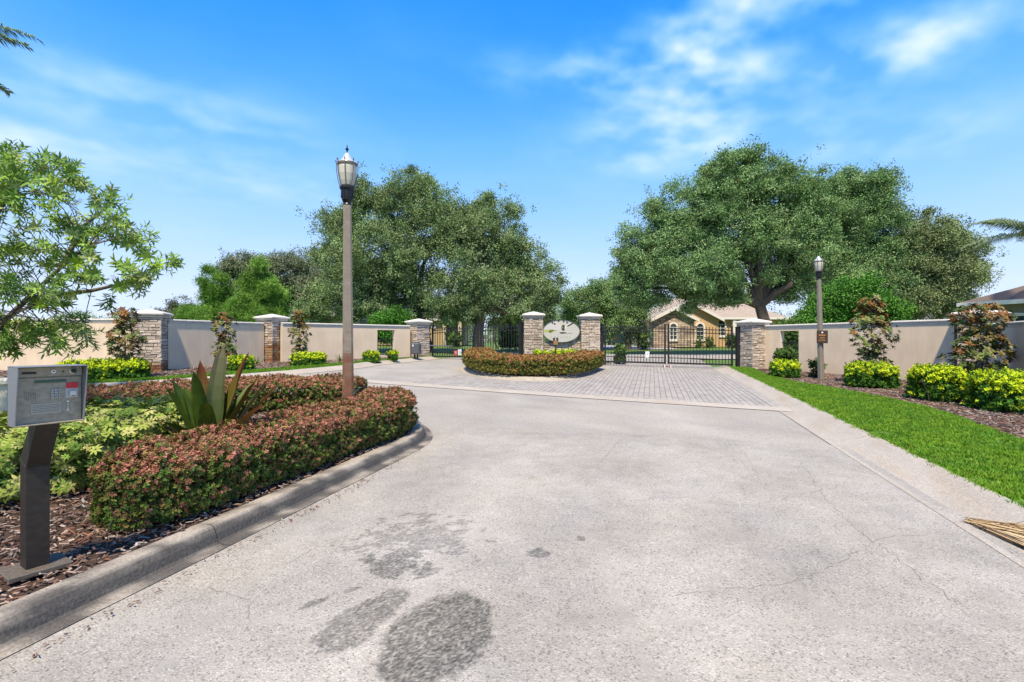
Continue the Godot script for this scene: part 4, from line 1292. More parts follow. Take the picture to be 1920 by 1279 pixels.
func build_houses() -> void:
	rng.seed = 8
	var shingle := textured(plain(0.50, 0.42, 0.34, 0.95), grain(256, 0.2, 0.65, 1.0, 71, FastNoiseLite.TYPE_VALUE, 2), 2.0)
	var grey_shingle := textured(plain(0.24, 0.225, 0.21, 0.95), grain(256, 0.2, 0.65, 1.0, 72, FastNoiseLite.TYPE_VALUE, 2), 2.0)
	var brown_shingle := textured(plain(0.22, 0.17, 0.14, 0.95), grain(256, 0.25, 0.6, 1.0, 73, FastNoiseLite.TYPE_VALUE, 2), 1.2)
	var orange := textured(plain(0.66, 0.44, 0.23, 0.9), grain(256, 0.05, 0.85, 1.0, 74), 2.0)
	var sand := textured(plain(0.50, 0.37, 0.20, 0.9), grain(256, 0.05, 0.85, 1.0, 75), 2.0)
	var taupe := textured(plain(0.24, 0.22, 0.185, 0.9), grain(256, 0.05, 0.85, 1.0, 76), 2.0)
	# orange house behind the entry gate
	var o := thing("house", "orange stucco house with stone faced gable behind the entry gate", "house", Vector3(17.0, 1.02, -50.0))
	var w := MB.new()
	w.slab(PackedVector2Array([Vector2(-2.9, 0), Vector2(3.2, 0), Vector2(3.2, 2.75), Vector2(0.15, 4.35), Vector2(-2.9, 2.75)]), -9.0, 0.0)
	w.box(Vector3(6.6, 1.4, -6.0), Vector3(6.8, 2.8, 9.0))
	part("wall", w, orange, o)
	var bay := PackedVector2Array([Vector2(-3.6, 0), Vector2(0.25, 0), Vector2(0.25, 2.65), Vector2(-1.67, 3.62), Vector2(-3.6, 2.65)])
	var bw := MB.new()
	bw.slab(bay, 0.004, 1.5)
	part("bay", bw, M.mortar, o)
	far_stones(o, bay, 1.51)
	gable_roof(o, -3.6, 0.25, 2.66, 3.64, 1.5, -3.0, shingle)
	gable_roof(o, -2.9, 3.2, 2.76, 4.4, 0.0, -5.0, shingle)
	hip(o, -3.4, 10.6, -1.1, -13.0, 2.95, 6.1, shingle)
	window(o, Transform3D(Basis(), Vector3(-1.75, 0.55, 1.56)), 0.62, 1.5, 0.32)
	window(o, Transform3D(Basis(), Vector3(1.35, 0.55, 0.01)), 0.62, 1.55, 0.32)
	window(o, Transform3D(Basis(), Vector3(3.95, 0.95, -1.49)), 0.85, 1.55, 0.40)
	var dm := MB.new()
	dm.slab(PackedVector2Array([Vector2(0, -0.45), Vector2(0.4, 0), Vector2(0, 0.45), Vector2(-0.4, 0)]), 0.005, 0.10, Transform3D(Basis(), Vector3(0.1, 3.55, 0)))
	var vent := part("gable_vent", dm, M.trim, o)
	var vp := MB.new()
	vp.slab(arch(0.36, 0.36, 0.18), 0.10, 0.115, Transform3D(Basis(), Vector3(0.1, 3.37, 0)))
	part("louvre", vp, M.glass, vent)
	var cp := MB.new()
	cp.box(Vector3(5.25, 1.4, -1.3), Vector3(0.35, 2.8, 0.35))
	part("column", cp, M.trim, o)
	# low white fence panel beside it
	var fo := thing("fence_panel", "short white fence panel at the left corner of the orange house", "fence", Vector3(13.15, gh(13.1, 49.5), -49.4))
	for k in 5:
		var f := MB.new()
		f.cbox(Vector3(-0.24 + k * 0.12, 0.42, 0), Vector3(0.115, 0.84, 0.05), 0.01)
		part("board", f, M.white, fo)
	# sand house behind the exit gate
	var h := thing("house", "sand coloured house with arched entry behind the left oaks", "house", Vector3(-6.0, 1.22, -47.0))
	var hw := MB.new()
	hw.box(Vector3(-8.6, 1.4, -4.0), Vector3(12.5, 2.8, 8.0))
	hw.box(Vector3(-1.2, 1.2, -2.5), Vector3(1.9, 2.4, 5.0))
	hw.box(Vector3(0.9, 1.2, -2.8), Vector3(1.4, 2.4, 4.4))
	part("wall", hw, sand, h)
	var ar := MB.new()
	var outer := arch(1.7, 2.9, 0.5); var inn := arch(1.1, 2.35, 0.55)
	for k in outer.size():
		var q := (k + 1) % outer.size()
		ar.quad(Vector3(outer[q].x, outer[q].y, 0.5), Vector3(outer[k].x, outer[k].y, 0.5), Vector3(inn[k].x, inn[k].y, 0.5), Vector3(inn[q].x, inn[q].y, 0.5))
		ar.quad(Vector3(inn[q].x, inn[q].y, 0.5), Vector3(inn[k].x, inn[k].y, 0.5), Vector3(inn[k].x, inn[k].y, 0.0), Vector3(inn[q].x, inn[q].y, 0.0))
		ar.quad(Vector3(outer[k].x, outer[k].y, 0.5), Vector3(outer[q].x, outer[q].y, 0.5), Vector3(outer[q].x, outer[q].y, 0.0), Vector3(outer[k].x, outer[k].y, 0.0))
	part("entry_arch", ar, textured(plain(0.60, 0.50, 0.34, 0.9), grain(128, 0.05, 0.9, 1.0, 80), 2.0), h).position = Vector3(0.55, 0, 0)
	var dr := MB.new()
	dr.slab(arch(1.08, 2.3, 0.54), 0.02, 0.06)
	part("door", dr, plain(0.09, 0.06, 0.04, 0.5), h).position = Vector3(0.55, 0, -0.3)
	hip(h, -15.2, -1.9, 0.5, -8.6, 2.85, 5.3, grey_shingle)
	hip(h, -2.5, 1.9, 0.35, -5.6, 2.45, 3.9, grey_shingle)
	window(h, Transform3D(Basis(), Vector3(-7.3, 0.6, 0.02)), 1.3, 2.0, 0.55, 0.35)
	window(h, Transform3D(Basis(), Vector3(-12.0, 0.9, 0.02)), 1.1, 1.2, 0.02)
	window(h, Transform3D(Basis(), Vector3(-1.2, 1.55, 0.02)), 0.25, 0.3, 0.15, 0.06, false)
	# house at the right edge
	var r := thing("house", "taupe house with brown hip roof at the right edge behind the wall", "house", Vector3(28.7, 0.75, -24.8), 0.27)
	var rw := MB.new()
	rw.box(Vector3(1.5, 1.45, 0.5), Vector3(7.4, 2.9, 9.0))
	part("wall", rw, taupe, r)
	hip(r, -2.8, 5.8, 5.6, -4.6, 2.95, 5.0, brown_shingle)
	window(r, Transform3D(Basis(Vector3.UP, -PI * 0.5), Vector3(-2.22, 0.9, -2.3)), 0.9, 1.2, 0.02, 0.1)
	# two more roofs far off above the right wall
	for k in 2:
		var q := thing("house", ["distant pale house with low gable roof above the right wall, the left of two", "distant pale house with grey gable roof above the right wall, the right of two"][k], "house", Vector3([45.0, 54.0][k], 1.0, -60.0))
		var qw := MB.new()
		qw.slab(PackedVector2Array([Vector2(-3, 0), Vector2(3, 0), Vector2(3, 2.6), Vector2(0, 4.0), Vector2(-3, 2.6)]), -8.0, 0.0)
		part("wall", qw, [taupe, sand][k], q)
		gable_roof(q, -3, 3, 2.62, 4.05, 0.0, -8.2, grey_shingle)
		window(q, Transform3D(Basis(), Vector3(0, 0.8, 0.02)), 1.2, 1.3, 0.02)

func build_trees() -> void:
	rng.seed = 9
	var oaks := [Color(0.168, 0.298, 0.109), Color(0.21, 0.349, 0.138), Color(0.137, 0.248, 0.092), Color(0.262, 0.377, 0.173), Color(0.199, 0.293, 0.115)]
	var olive := [Color(0.177, 0.271, 0.106), Color(0.215, 0.305, 0.13), Color(0.139, 0.219, 0.0824), Color(0.269, 0.34, 0.165)]
	var pale := [Color(0.194, 0.27, 0.109), Color(0.243, 0.308, 0.142), Color(0.158, 0.231, 0.0898), Color(0.267, 0.308, 0.154)]
	var bright := [Color(0.075, 0.21, 0.03), Color(0.10, 0.26, 0.035), Color(0.05, 0.15, 0.025), Color(0.13, 0.29, 0.05)]
	var g := "live oaks behind the walls"
	tree("oak_tree", "large spreading live oak behind the right end of the entry gate", g, W(17.7, 35, -0.05), [Vector3(17.55, 1.9, -35), Vector3(17.0, 4.0, -35.1)], 0.46, [[15.2,12.49,-34.33,2.5,1.97,1.63],[18.48,12.01,-35.13,2.93,2.2,1.9],[12.26,10.42,-34.62,2.89,2.34,1.88],[16.23,9.51,-35.42,4.06,2.4,2.64],[10,8.56,-35.28,2.28,1.84,1.48],[11.57,7.02,-33.65,2.98,1.93,1.94],[8.27,6.93,-34.2,1.6,1.96,1.04],[7.81,5.27,-35.37,1.11,1.66,0.72],[9.53,5.72,-34.52,1.98,1.62,1.29],[13.3,5.9,-34.52,1.8,1.26,1.17],[20.67,9.47,-36.08,2.26,2.26,1.47],[20.76,11.05,-34.96,1.27,1.64,0.83],[12.53,5.27,-35.37,1.11,1.03,0.72],[19.66,7.04,-34.95,2.18,1.64,1.42],[15.76,14.04,-35.18,1.28,1.03,0.83],[11.88,4.46,-34.57,1.22,0.72,0.8],[14.3,4.95,-35.2,1.47,0.81,0.95],[18.76,5.67,-35.67,1.86,1.19,1.21],[16.79,6.51,-35.04,1.64,1.09,1.07]], 24.0, ["oak0", "oak1"], oaks, Vector2(1.0, 1.5), -0.36)
	tree("oak_tree", "tall oak behind the right lamp post", g, W(25.1, 38, -0.05), [Vector3(25.0, 2.8, -38), Vector3(25.2, 5.0, -38)], 0.32, [[26.31,13.14,-38.27,2.19,1.59,1.97],[25.72,10.82,-38.57,2.41,2.41,2.17],[27.57,9.43,-38.64,2.21,2.42,1.99],[24.41,8.09,-39.05,2.44,2.44,2.2],[25.87,6.43,-38.81,3.44,2.02,3.09],[28.03,6.46,-39,2.44,2.44,2.19],[24.25,11.67,-37.25,1.55,1.94,1.4]], 22.0, ["oak0", "oak1"], oaks, Vector2(1.0, 1.6), -0.36)
	tree("oak_tree", "pale green oak furthest right above the wall", g, W(29.5, 38, -0.05), [Vector3(29.6, 2.5, -38), Vector3(30, 4.2, -38)], 0.3, [[29.78,9.42,-37.62,2.16,1.76,1.94],[31.42,8.18,-37.24,2.13,1.94,1.92],[29.61,6.78,-38.42,2.8,2,2.52],[31.59,5.82,-36.98,2.31,1.73,2.08],[34.16,6.93,-38.05,1.27,1.27,1.14],[30.62,4.52,-37.68,2.36,1.1,2.12],[28.23,4.29,-37.13,1.93,1.16,1.74]], 18.0, ["oak0", "oak1"], pale, Vector2(1.0, 1.6), -0.35)
	tree("oak_tree", "airy oak with leaning trunks behind the left lamp post", g, W(-5.6, 34, -0.05), [Vector3(-5.75, 2.0, -34), Vector3(-6.3, 4.0, -34)], 0.34, [[-11.31,9.36,-33.94,1.7,1.48,1.53],[-9.14,10.37,-33.74,2.04,1.83,1.83],[-6.23,10.93,-33.23,2.08,1.73,1.87],[-11.54,6.99,-34.62,1.73,1.62,1.56],[-8.15,7.36,-32.6,2.72,2.04,2.45],[-10.63,4.77,-34.01,2.48,1.77,2.23],[-7.35,5.26,-35.27,3.31,1.84,2.98],[-12.5,3.67,-33.33,1.56,0.87,1.41],[-4.98,9.05,-34.13,2.49,1.78,2.24],[-6.76,12.07,-34.14,1.24,0.89,1.12],[-8.94,3.3,-33.02,2.06,0.76,1.86]], 20.0, ["oak0", "oak1"], olive, Vector2(0.9, 1.4), -0.24)
	tree("oak_tree", "dark oak behind the exit gate", g, W(-2.1, 32, -0.05), [Vector3(-2.1, 2.2, -32), Vector3(-1.9, 3.4, -32)], 0.36, [[-2.74,8.78,-32.9,2.06,1.71,1.85],[-1.03,9,-33.11,1.9,1.66,1.71],[0.35,7.22,-33.8,1.94,1.76,1.74],[-2.06,6.38,-32.91,2.74,2.06,2.47],[1.38,5.02,-33.01,1.55,1.72,1.39],[-0.69,4.18,-33.23,2.6,1.38,2.34],[-3.71,4.45,-32.35,2.02,1.35,1.82],[2.48,4.85,-33.01,0.69,1.03,0.62],[1.38,3.31,-33.18,1.38,0.86,1.24],[-1.91,10.43,-33.3,1.04,0.76,0.94],[-3.38,3.27,-32.44,1.35,0.54,1.22]], 21.0, ["oak0", "oak1"], olive, Vector2(0.9, 1.4), -0.30)
	tree("oak_tree", "pale trunked tree on the lawn left of the orange house", g, W(10.2, 45, -0.05), [Vector3(10.2, 2.2, -45), Vector3(10.0, 3.2, -45)], 0.25, [[6.48,5.05,-44.46,2.22,1.48,2],[9.46,4.89,-45.42,2.27,2.6,2.04],[10.84,7.23,-45.24,1.32,1.79,1.19],[5.59,3.85,-45.49,1.42,1.04,1.28],[9.75,8.07,-44.56,1.39,1.86,1.25],[10.95,3.91,-44.72,1.02,2.1,0.92],[7.85,3.42,-44.34,1.85,1.39,1.66]], 14.0, ["oak0", "oak1"], oaks, Vector2(1.1, 1.8), -0.4, M.pale_bark)
	tree("oak_tree", "greyish tree far behind the left wall and its conifers", g, W(-26, 56, -0.05), [Vector3(-26, 3.5, -56), Vector3(-25.6, 5.5, -56)], 0.3, [[-29.14,9.9,-57.09,2.38,1.9,2.14],[-25.08,8.98,-54.72,2.56,2.17,2.31],[-23,8.65,-56.62,2.65,2.48,2.39],[-30.01,8.5,-55.4,1.73,2.02,1.56],[-23.92,5.76,-57.42,2.99,1.79,2.69],[-20.58,7.29,-54.87,2.29,2.29,2.06],[-27.47,6.35,-57.33,3.58,2.09,3.22]], 11.0, ["oak0", "oak1"], [Color(0.19, 0.23, 0.13), Color(0.23, 0.265, 0.155), Color(0.15, 0.185, 0.10)], Vector2(1.2, 2.0), -0.3)
	tree("oak_tree", "low distant tree far left above the wall", g, W(-40, 62, -0.05), [Vector3(-40, 2.0, -62), Vector3(-40, 3.0, -62)], 0.2, [[-40.72,5.32,-62.04,1.94,1.03,1.74],[-39.71,5.8,-62.5,1.63,1.3,1.46],[-43.24,4.71,-62.89,1.97,0.79,1.77],[-37.53,4.78,-61.59,1.92,0.96,1.73],[-45.26,4.37,-62.52,1.95,0.65,1.76]], 6.0, ["oak0", "oak1"], [Color(0.12, 0.14, 0.08), Color(0.15, 0.165, 0.10)], Vector2(1.2, 2.0), -0.12)
	tree("oak_tree", "distant trees seen past the sign piers", g, W(12, 75, -0.05), [Vector3(12, 2.0, -75), Vector3(12, 3.0, -75)], 0.25, [[20.93,3.3,-75.83,1.97,1.11,1.78],[18.93,3.93,-75.7,1.58,1.58,1.42],[7.94,4.74,-76.23,3.18,2.38,2.86],[1.52,4.61,-73.05,4.57,3.04,4.11],[11.77,3.92,-75.36,3.92,1.96,3.53],[22.62,4.68,-74.88,1.56,0.94,1.4]], 5.0, ["oak0", "oak1"], oaks, Vector2(1.4, 2.4), -0.2)
	tree("leafy_tree", "dense bright green tree behind the right lamp post and wall", "", W(15.8, 24, -0.05), [Vector3(15.8, 1.0, -24), Vector3(15.8, 1.5, -24)], 0.12, [[15.92,3.23,-24.27,1.52,1.06,1.36],[14.84,2.98,-24.36,1.27,0.76,1.14],[17.02,3.09,-24.02,1.13,0.88,1.01],[16.01,3.79,-24.01,1.13,0.55,1.01],[13.82,2.71,-23.91,0.87,0.5,0.78],[17.88,2.8,-24.35,0.71,0.56,0.64]], 60.0, ["oak0", "oak1"], bright, Vector2(0.8, 1.3), -0.45)
	tree("leafy_tree", "bright green round bush behind the barred opening of the left wall", "", W(-7.0, 30, -0.05), [Vector3(-7.0, 1.0, -30), Vector3(-7.0, 1.3, -30)], 0.08, [[-6.95,2.76,-29.66,0.99,0.56,0.89],[-7.78,2.65,-30.12,0.63,0.38,0.56],[-6.42,2.65,-30.08,0.63,0.44,0.56],[-7.03,2.05,-29.97,1.25,0.47,1.12]], 60.0, ["oak0", "oak1"], bright, Vector2(0.8, 1.3), -0.45)
	var row := thing("distant_treeline", "low line of distant trees along the horizon", "trees")
	row.set_meta("kind", "stuff")
	crown(row, [[-93.6,3.1,-93.6,4.1,2.5,3.5],[-90.3,2.74,-92.7,4,2.5,3.5],[-80.8,3.77,-95.4,4.3,3.1,3.5],[-77.4,3.26,-99.3,4.5,3.3,3.5],[-71.3,3.68,-96.4,4.3,2.7,3.5],[-63.5,2.53,-98.1,4.4,2.5,3.5],[-56.6,3.75,-95,4,2.8,3.5],[-52.3,2.46,-93.6,3.8,3,3.5],[-46.5,3.21,-94.9,5.1,2.8,3.5],[-39.3,2.71,-95.2,4.2,2.9,3.5],[-32.7,2.83,-93.2,4.4,2.6,3.5],[-27,3.09,-96.6,3.9,2.3,3.5],[-20.7,3.7,-93.2,4.7,3.6,3.5],[-15.4,3.02,-99.8,5,2.7,3.5],[-9.8,3.07,-99.7,3.9,2.9,3.5],[-0.1,2.98,-99,5.1,2.5,3.5],[3.6,2.5,-97.7,5.1,3.1,3.5],[10.5,2.5,-94,4.7,3.5,3.5],[15.3,3.44,-93,4.2,2.4,3.5],[23.5,3.36,-94.2,4.8,3.5,3.5],[30.6,3.67,-99.5,4.6,3.5,3.5],[33.9,2.85,-98.6,3.8,3.2,3.5],[43.2,2.5,-95.8,4.5,2.7,3.5],[49.3,2.79,-92.2,4.5,3.2,3.5],[54.6,3.6,-93.9,3.6,3.1,3.5],[59.5,3.03,-99.2,3.7,2.4,3.5],[67.2,2.92,-98.6,4.5,3,3.5],[73,3.52,-93.9,4.4,3,3.5],[77.1,3.54,-97.7,4.5,2.2,3.5],[85,2.6,-99.4,4.1,2.3,3.5],[91.2,2.78,-96.1,4.7,3,3.5],[95.2,3.11,-92.7,4.6,2.9,3.5],[101.7,2.6,-96.1,3.9,3,3.5],[109.9,3.09,-92.4,4.3,2.7,3.5]], 2.6, ["oak0", "oak1"], M.oak_leaf, olive, Vector2(2.2, 3.6), 0.5, -0.4)
	# feathery conifers behind the left wall
	var feathery := [Color(0.19, 0.35, 0.06), Color(0.23, 0.40, 0.075), Color(0.15, 0.29, 0.05)]
	tree("conifer", "feathery light green tree above the left wall, the left one of two", "feathery trees behind the left wall", W(-23.5, 40, -0.05), [Vector3(-23.5, 2.2, -40), Vector3(-23.5, 3.4, -40)], 0.12, [[-23.18,6.12,-39.59,0.82,1.24,0.74],[-23.58,4.88,-39.58,1.07,1.15,0.96],[-22.85,4.69,-39.87,1.16,1.16,1.05],[-24.72,3.76,-40.21,1.17,0.84,1.06],[-22.94,3.55,-39.32,1.84,0.82,1.66]], 24.0, ["needles"], feathery, Vector2(0.8, 1.4), -0.5)
	tree("conifer", "feathery light green tree above the left wall, the right one of two", "feathery trees behind the left wall", W(-20.0, 40, -0.05), [Vector3(-20.0, 2.2, -40), Vector3(-20.0, 3.4, -40)], 0.12, [[-19.7,6.67,-40.06,0.83,1.25,0.75],[-20.16,5.55,-40.15,1.17,1.25,1.05],[-19.25,5.15,-40.34,1.09,1.26,0.98],[-21.11,4.27,-39.74,1.16,1.03,1.04],[-19.74,3.76,-40.32,2.1,1.01,1.89],[-18.48,3.89,-40.33,0.84,0.84,0.76]], 24.0, ["needles"], feathery, Vector2(0.8, 1.4), -0.5)
	# bottlebrush at the left edge
	var bt := thing("bottlebrush_tree", "bottlebrush tree with narrow leaves and a few red flowers at the left edge", "tree", Vector3.ZERO)
	var tb := MB.new()
	var foot := W(-6.5, 5.9, 0.08)
	var limbs := [[foot, Vector3(-6.3, 1.1, -5.8), Vector3(-5.75, 1.62, -5.6), Vector3(-5.2, 2.06, -5.5), Vector3(-4.75, 2.38, -5.4), Vector3(-4.35, 2.62, -5.3)], [Vector3(-6.3, 1.1, -5.8), Vector3(-5.7, 1.58, -5.5), Vector3(-5.1, 1.86, -5.2), Vector3(-4.6, 1.98, -5.0)], [Vector3(-6.3, 1.1, -5.8), Vector3(-6.1, 2.0, -5.8), Vector3(-5.7, 2.9, -5.6), Vector3(-5.2, 3.4, -5.5)], [Vector3(-5.2, 2.06, -5.5), Vector3(-4.6, 2.15, -5.6), Vector3(-4.05, 2.3, -5.7)], [Vector3(-4.75, 2.38, -5.4), Vector3(-4.7, 2.85, -5.6), Vector3(-4.5, 3.1, -5.7)]]
	var nodes := []
	for l in range(limbs.size()):
		var rad := []
		for k in limbs[l].size(): rad.append(lerpf(0.05 if l == 0 else 0.03, 0.010, float(k) / (limbs[l].size() - 1)))
		tb.tube(limbs[l], rad, 7)
		for k in range(1, limbs[l].size() - 1):
			for q in 5: nodes.append(limbs[l][k].lerp(limbs[l][k + 1], q / 5.0))
	var shape := PackedVector2Array([Vector2(-6.2, 3.75), Vector2(-5.3, 3.72), Vector2(-4.80, 3.62), Vector2(-4.62, 3.40), Vector2(-4.22, 3.12), Vector2(-4.06, 2.85), Vector2(-3.80, 2.66), Vector2(-3.58, 2.40), Vector2(-3.75, 2.24), Vector2(-4.1, 2.10), Vector2(-4.30, 1.86), Vector2(-4.40, 1.50), Vector2(-4.7, 1.55), Vector2(-5.2, 1.62), Vector2(-5.6, 1.48), Vector2(-6.3, 1.6)])
	var places := []; var inks := []; var fp := []; var fi := []
	for k in 255:
		var p2 := in_poly(shape)
		var tip := Vector3(p2.x, p2.y, -5.5 + rng.randfn() * 0.45)
		tip.x *= tip.z / -5.5; tip.y = 1.6 + (tip.y - 1.6) * tip.z / -5.5
		var best: Vector3 = nodes[0]; var bd := 1e9
		for n in nodes:
			var dd: float = n.distance_squared_to(tip) * (1.0 if n.x < tip.x + 0.1 else 2.5)
			if dd < bd: bd = dd; best = n
		var m := best.lerp(tip, 0.5) + Vector3(0, 0.10, 0) * best.distance_to(tip)
		tb.tube([best, m, tip], [0.006, 0.0045, 0.002], 4, false)
		for q in 4:
			var t := rng.randf_range(0.62, 1.0) if q > 0 else 1.0
			var at := m.lerp(tip, (t - 0.5) * 2.0) if t > 0.5 else best.lerp(m, t * 2.0)
			var up := ((tip - m).normalized() + Vector3(rng.randfn(), rng.randfn() + 0.2, rng.randfn()) * 0.5).normalized()
			var tan := up.cross(Vector3(0.3, 0.2, 1)).normalized()
			places.append(Transform3D(Basis(tan, up, tan.cross(up)).scaled(Vector3.ONE * rng.randf_range(0.7, 1.1)), at))
			inks.append(pick([Color(0.18, 0.31, 0.06), Color(0.24, 0.38, 0.075), Color(0.13, 0.23, 0.05), Color(0.28, 0.35, 0.12)] if rng.randf() > 0.08 else [Color(0.24, 0.38, 0.03)]))
		if k % 26 == 5:
			fp.append(Transform3D(Basis(Vector3(0, 0, 1), rng.randfn() * 0.6).scaled(Vector3.ONE * 1.5), tip)); fi.append(Color(0.42, 0.09, 0.035))
	part("trunk", tb, M.pale_bark, bt)
	scatter("crown", SHAPE.bottlebrush, M.leaf, places, inks, bt)
	scatter("flowers", SHAPE.flower, M.leaf, fp, fi, bt)
	# palms reaching into the frame
	var pl := thing("palm_tree", "palm with drooping fronds at the upper left corner", "palm", W(-11.2, 9.0, 0))
	var pt := MB.new()
	pt.tube([Vector3(0, -0.1, 0), Vector3(0.1, 3, 0), Vector3(0, 6.6, 0)], [0.2, 0.16, 0.15], 10)
	part("trunk", pt, M.pale_bark, pl)
	for k in 9:
		var fb := MB.new()
		var a: float = [0.05, -0.35, 0.5, 1.3, 2.1, 2.9, 3.7, 4.6, 5.4][k]
		frond(fb, Vector3(0, 6.6, 0), Vector3(cos(a), [0.55, 0.12, 0.8, 0.5, 0.4, 0.5, 0.3, 0.4, 0.6][k], -sin(a)).normalized(), [3.1, 2.9, 2.6, 2.2, 2.2, 2.2, 2.2, 2.2, 2.2][k], 0.42, 0.42, 0.9)
		part("frond", fb, M.frond, pl)
	var pr := thing("palm_tree", "palm with long arching fronds above the roof at the right edge", "palm", W(24.8, 24.2, 0))
	pt = MB.new()
	pt.tube([Vector3(0, -0.1, 0), Vector3(-0.1, 3, 0), Vector3(0, 6.1, 0)], [0.22, 0.17, 0.15], 10)
	part("trunk", pt, M.pale_bark, pr)
	for k in 10:
		var fb := MB.new()
		var a: float = [3.1, 3.3, 2.9, 2.5, 3.8, 0.3, 1.0, 1.8, 4.6, 5.4][k]
		frond(fb, Vector3(0, 6.1, 0), Vector3(cos(a), [0.75, 0.42, 0.2, 0.9, 0.5, 0.5, 0.5, 0.3, 0.3, 0.6][k], -sin(a)).normalized(), 3.1, [0.38, 0.22, 0.35, 0.4, 0.4, 0.4, 0.4, 0.4, 0.4, 0.4][k], 0.62, 0.9)
		part("frond", fb, M.pale_frond, pr)

func build_planting() -> void:
	rng.seed = 10
	var red := [Color(0.37, 0.155, 0.105), Color(0.44, 0.20, 0.135), Color(0.29, 0.115, 0.075), Color(0.36, 0.21, 0.095), Color(0.22, 0.16, 0.055), Color(0.40, 0.17, 0.12)]
	var under := [Color(0.075, 0.13, 0.028), Color(0.12, 0.15, 0.035), Color(0.05, 0.10, 0.025), Color(0.17, 0.13, 0.045), Color(0.22, 0.12, 0.07), Color(0.09, 0.16, 0.03), Color(0.15, 0.20, 0.04)]
	var shoots := ["shoot0", "shoot1", "shoot2"]
	var o := thing("clipped_hedge", "long clipped red tipped hedge curving along the near left kerb", "hedge")
	hedge(o, [Vector2(-2.98, 3.72), Vector2(-2.84, 4.1), Vector2(-2.52, 5.1), Vector2(-2.20, 6.2), Vector2(-1.92, 7.0), Vector2(-1.88, 7.7), Vector2(-2.3, 8.4)], 0.41, 0.56, 0.10, 4000, shoots, M.leaf, red, under, 0.54, 0.16)
	o = thing("clipped_hedge", "clipped red topped hedge behind the strap leaved plant and left lamp post", "hedge")
	hedge(o, [Vector2(-6.9, 7.3), Vector2(-6.0, 8.1), Vector2(-4.9, 9.0), Vector2(-3.5, 9.45), Vector2(-2.75, 9.3)], 0.52, 0.56, 0.14, 2000, shoots, M.leaf, red, under, 0.66, 0.14)
	o = thing("clipped_hedge", "clipped hedge with orange red top around the oval sign island", "hedge")
	hedge(o, [Vector2(3.2, 20.4), Vector2(2.75, 19.0), Vector2(2.05, 17.2), Vector2(1.4, 16.3), Vector2(0.6, 16.1), Vector2(-0.2, 16.4), Vector2(-0.8, 17.1), Vector2(-1.15, 18.2), Vector2(-1.3, 19.6), Vector2(-1.1, 21.0)], 0.50, 0.58, 0.10, 1000, shoots, M.leaf, [Color(0.36, 0.15, 0.075), Color(0.40, 0.20, 0.08), Color(0.32, 0.22, 0.05), Color(0.38, 0.15, 0.09), Color(0.24, 0.20, 0.04)], [Color(0.10, 0.14, 0.03), Color(0.16, 0.17, 0.035), Color(0.07, 0.10, 0.022), Color(0.20, 0.18, 0.04), Color(0.15, 0.115, 0.035)], 0.95, 0.08)
	# variegated shrub by the call box
	o = thing("variegated_shrub", "broad yellow green variegated shrub behind the call box", "shrub")
	hedge(o, [Vector2(-5.2, 3.9), Vector2(-4.6, 4.6), Vector2(-4.2, 5.3), Vector2(-4.35, 6.1), Vector2(-4.8, 6.6)], 0.80, 0.62, 0.14, 900, ["umbrella"], M.leaf, [Color(0.31, 0.36, 0.08), Color(0.40, 0.40, 0.14), Color(0.24, 0.32, 0.055), Color(0.18, 0.28, 0.045)], [Color(0.12, 0.20, 0.035), Color(0.22, 0.28, 0.06), Color(0.36, 0.36, 0.12), Color(0.08, 0.14, 0.03)], 0.66, 0.26, 0.6)
	# golden duranta
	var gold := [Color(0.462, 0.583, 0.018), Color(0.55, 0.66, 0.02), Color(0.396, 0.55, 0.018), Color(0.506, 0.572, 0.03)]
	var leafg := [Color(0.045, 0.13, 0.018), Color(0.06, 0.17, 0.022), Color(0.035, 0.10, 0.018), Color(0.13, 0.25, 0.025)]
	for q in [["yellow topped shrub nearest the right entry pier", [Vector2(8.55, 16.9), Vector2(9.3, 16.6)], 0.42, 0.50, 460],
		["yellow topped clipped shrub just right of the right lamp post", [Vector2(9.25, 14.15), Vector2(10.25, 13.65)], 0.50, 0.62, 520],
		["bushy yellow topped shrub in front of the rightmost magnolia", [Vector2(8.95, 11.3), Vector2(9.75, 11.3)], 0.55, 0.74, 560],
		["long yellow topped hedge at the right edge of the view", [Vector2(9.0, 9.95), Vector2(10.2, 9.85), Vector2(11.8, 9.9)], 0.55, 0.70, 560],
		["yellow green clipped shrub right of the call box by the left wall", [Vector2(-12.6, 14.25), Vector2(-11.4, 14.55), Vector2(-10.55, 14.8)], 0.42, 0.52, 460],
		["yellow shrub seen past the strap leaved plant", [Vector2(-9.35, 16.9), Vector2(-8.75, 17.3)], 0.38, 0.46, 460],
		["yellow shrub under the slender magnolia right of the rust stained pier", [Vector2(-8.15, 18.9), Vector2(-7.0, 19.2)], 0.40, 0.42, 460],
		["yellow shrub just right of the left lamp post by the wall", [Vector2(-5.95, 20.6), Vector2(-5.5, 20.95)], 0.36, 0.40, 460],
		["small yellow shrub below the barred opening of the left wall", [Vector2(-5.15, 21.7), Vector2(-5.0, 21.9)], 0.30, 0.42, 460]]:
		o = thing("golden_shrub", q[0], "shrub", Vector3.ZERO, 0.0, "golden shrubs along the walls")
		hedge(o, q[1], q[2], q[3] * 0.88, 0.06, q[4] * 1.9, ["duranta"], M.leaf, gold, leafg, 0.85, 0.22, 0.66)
	o = thing("golden_shrub", "low yellow green plants in front of the oval sign", "shrub", Vector3.ZERO, 0.0, "golden shrubs along the walls")
	hedge(o, [Vector2(0.9, 21.3), Vector2(3.3, 21.3)], 0.28, 0.42, 0.10, 380, ["duranta"], M.leaf, gold, [Color(0.2, 0.28, 0.03), Color(0.12, 0.2, 0.03)], 1.2, 0.25, 0.5)
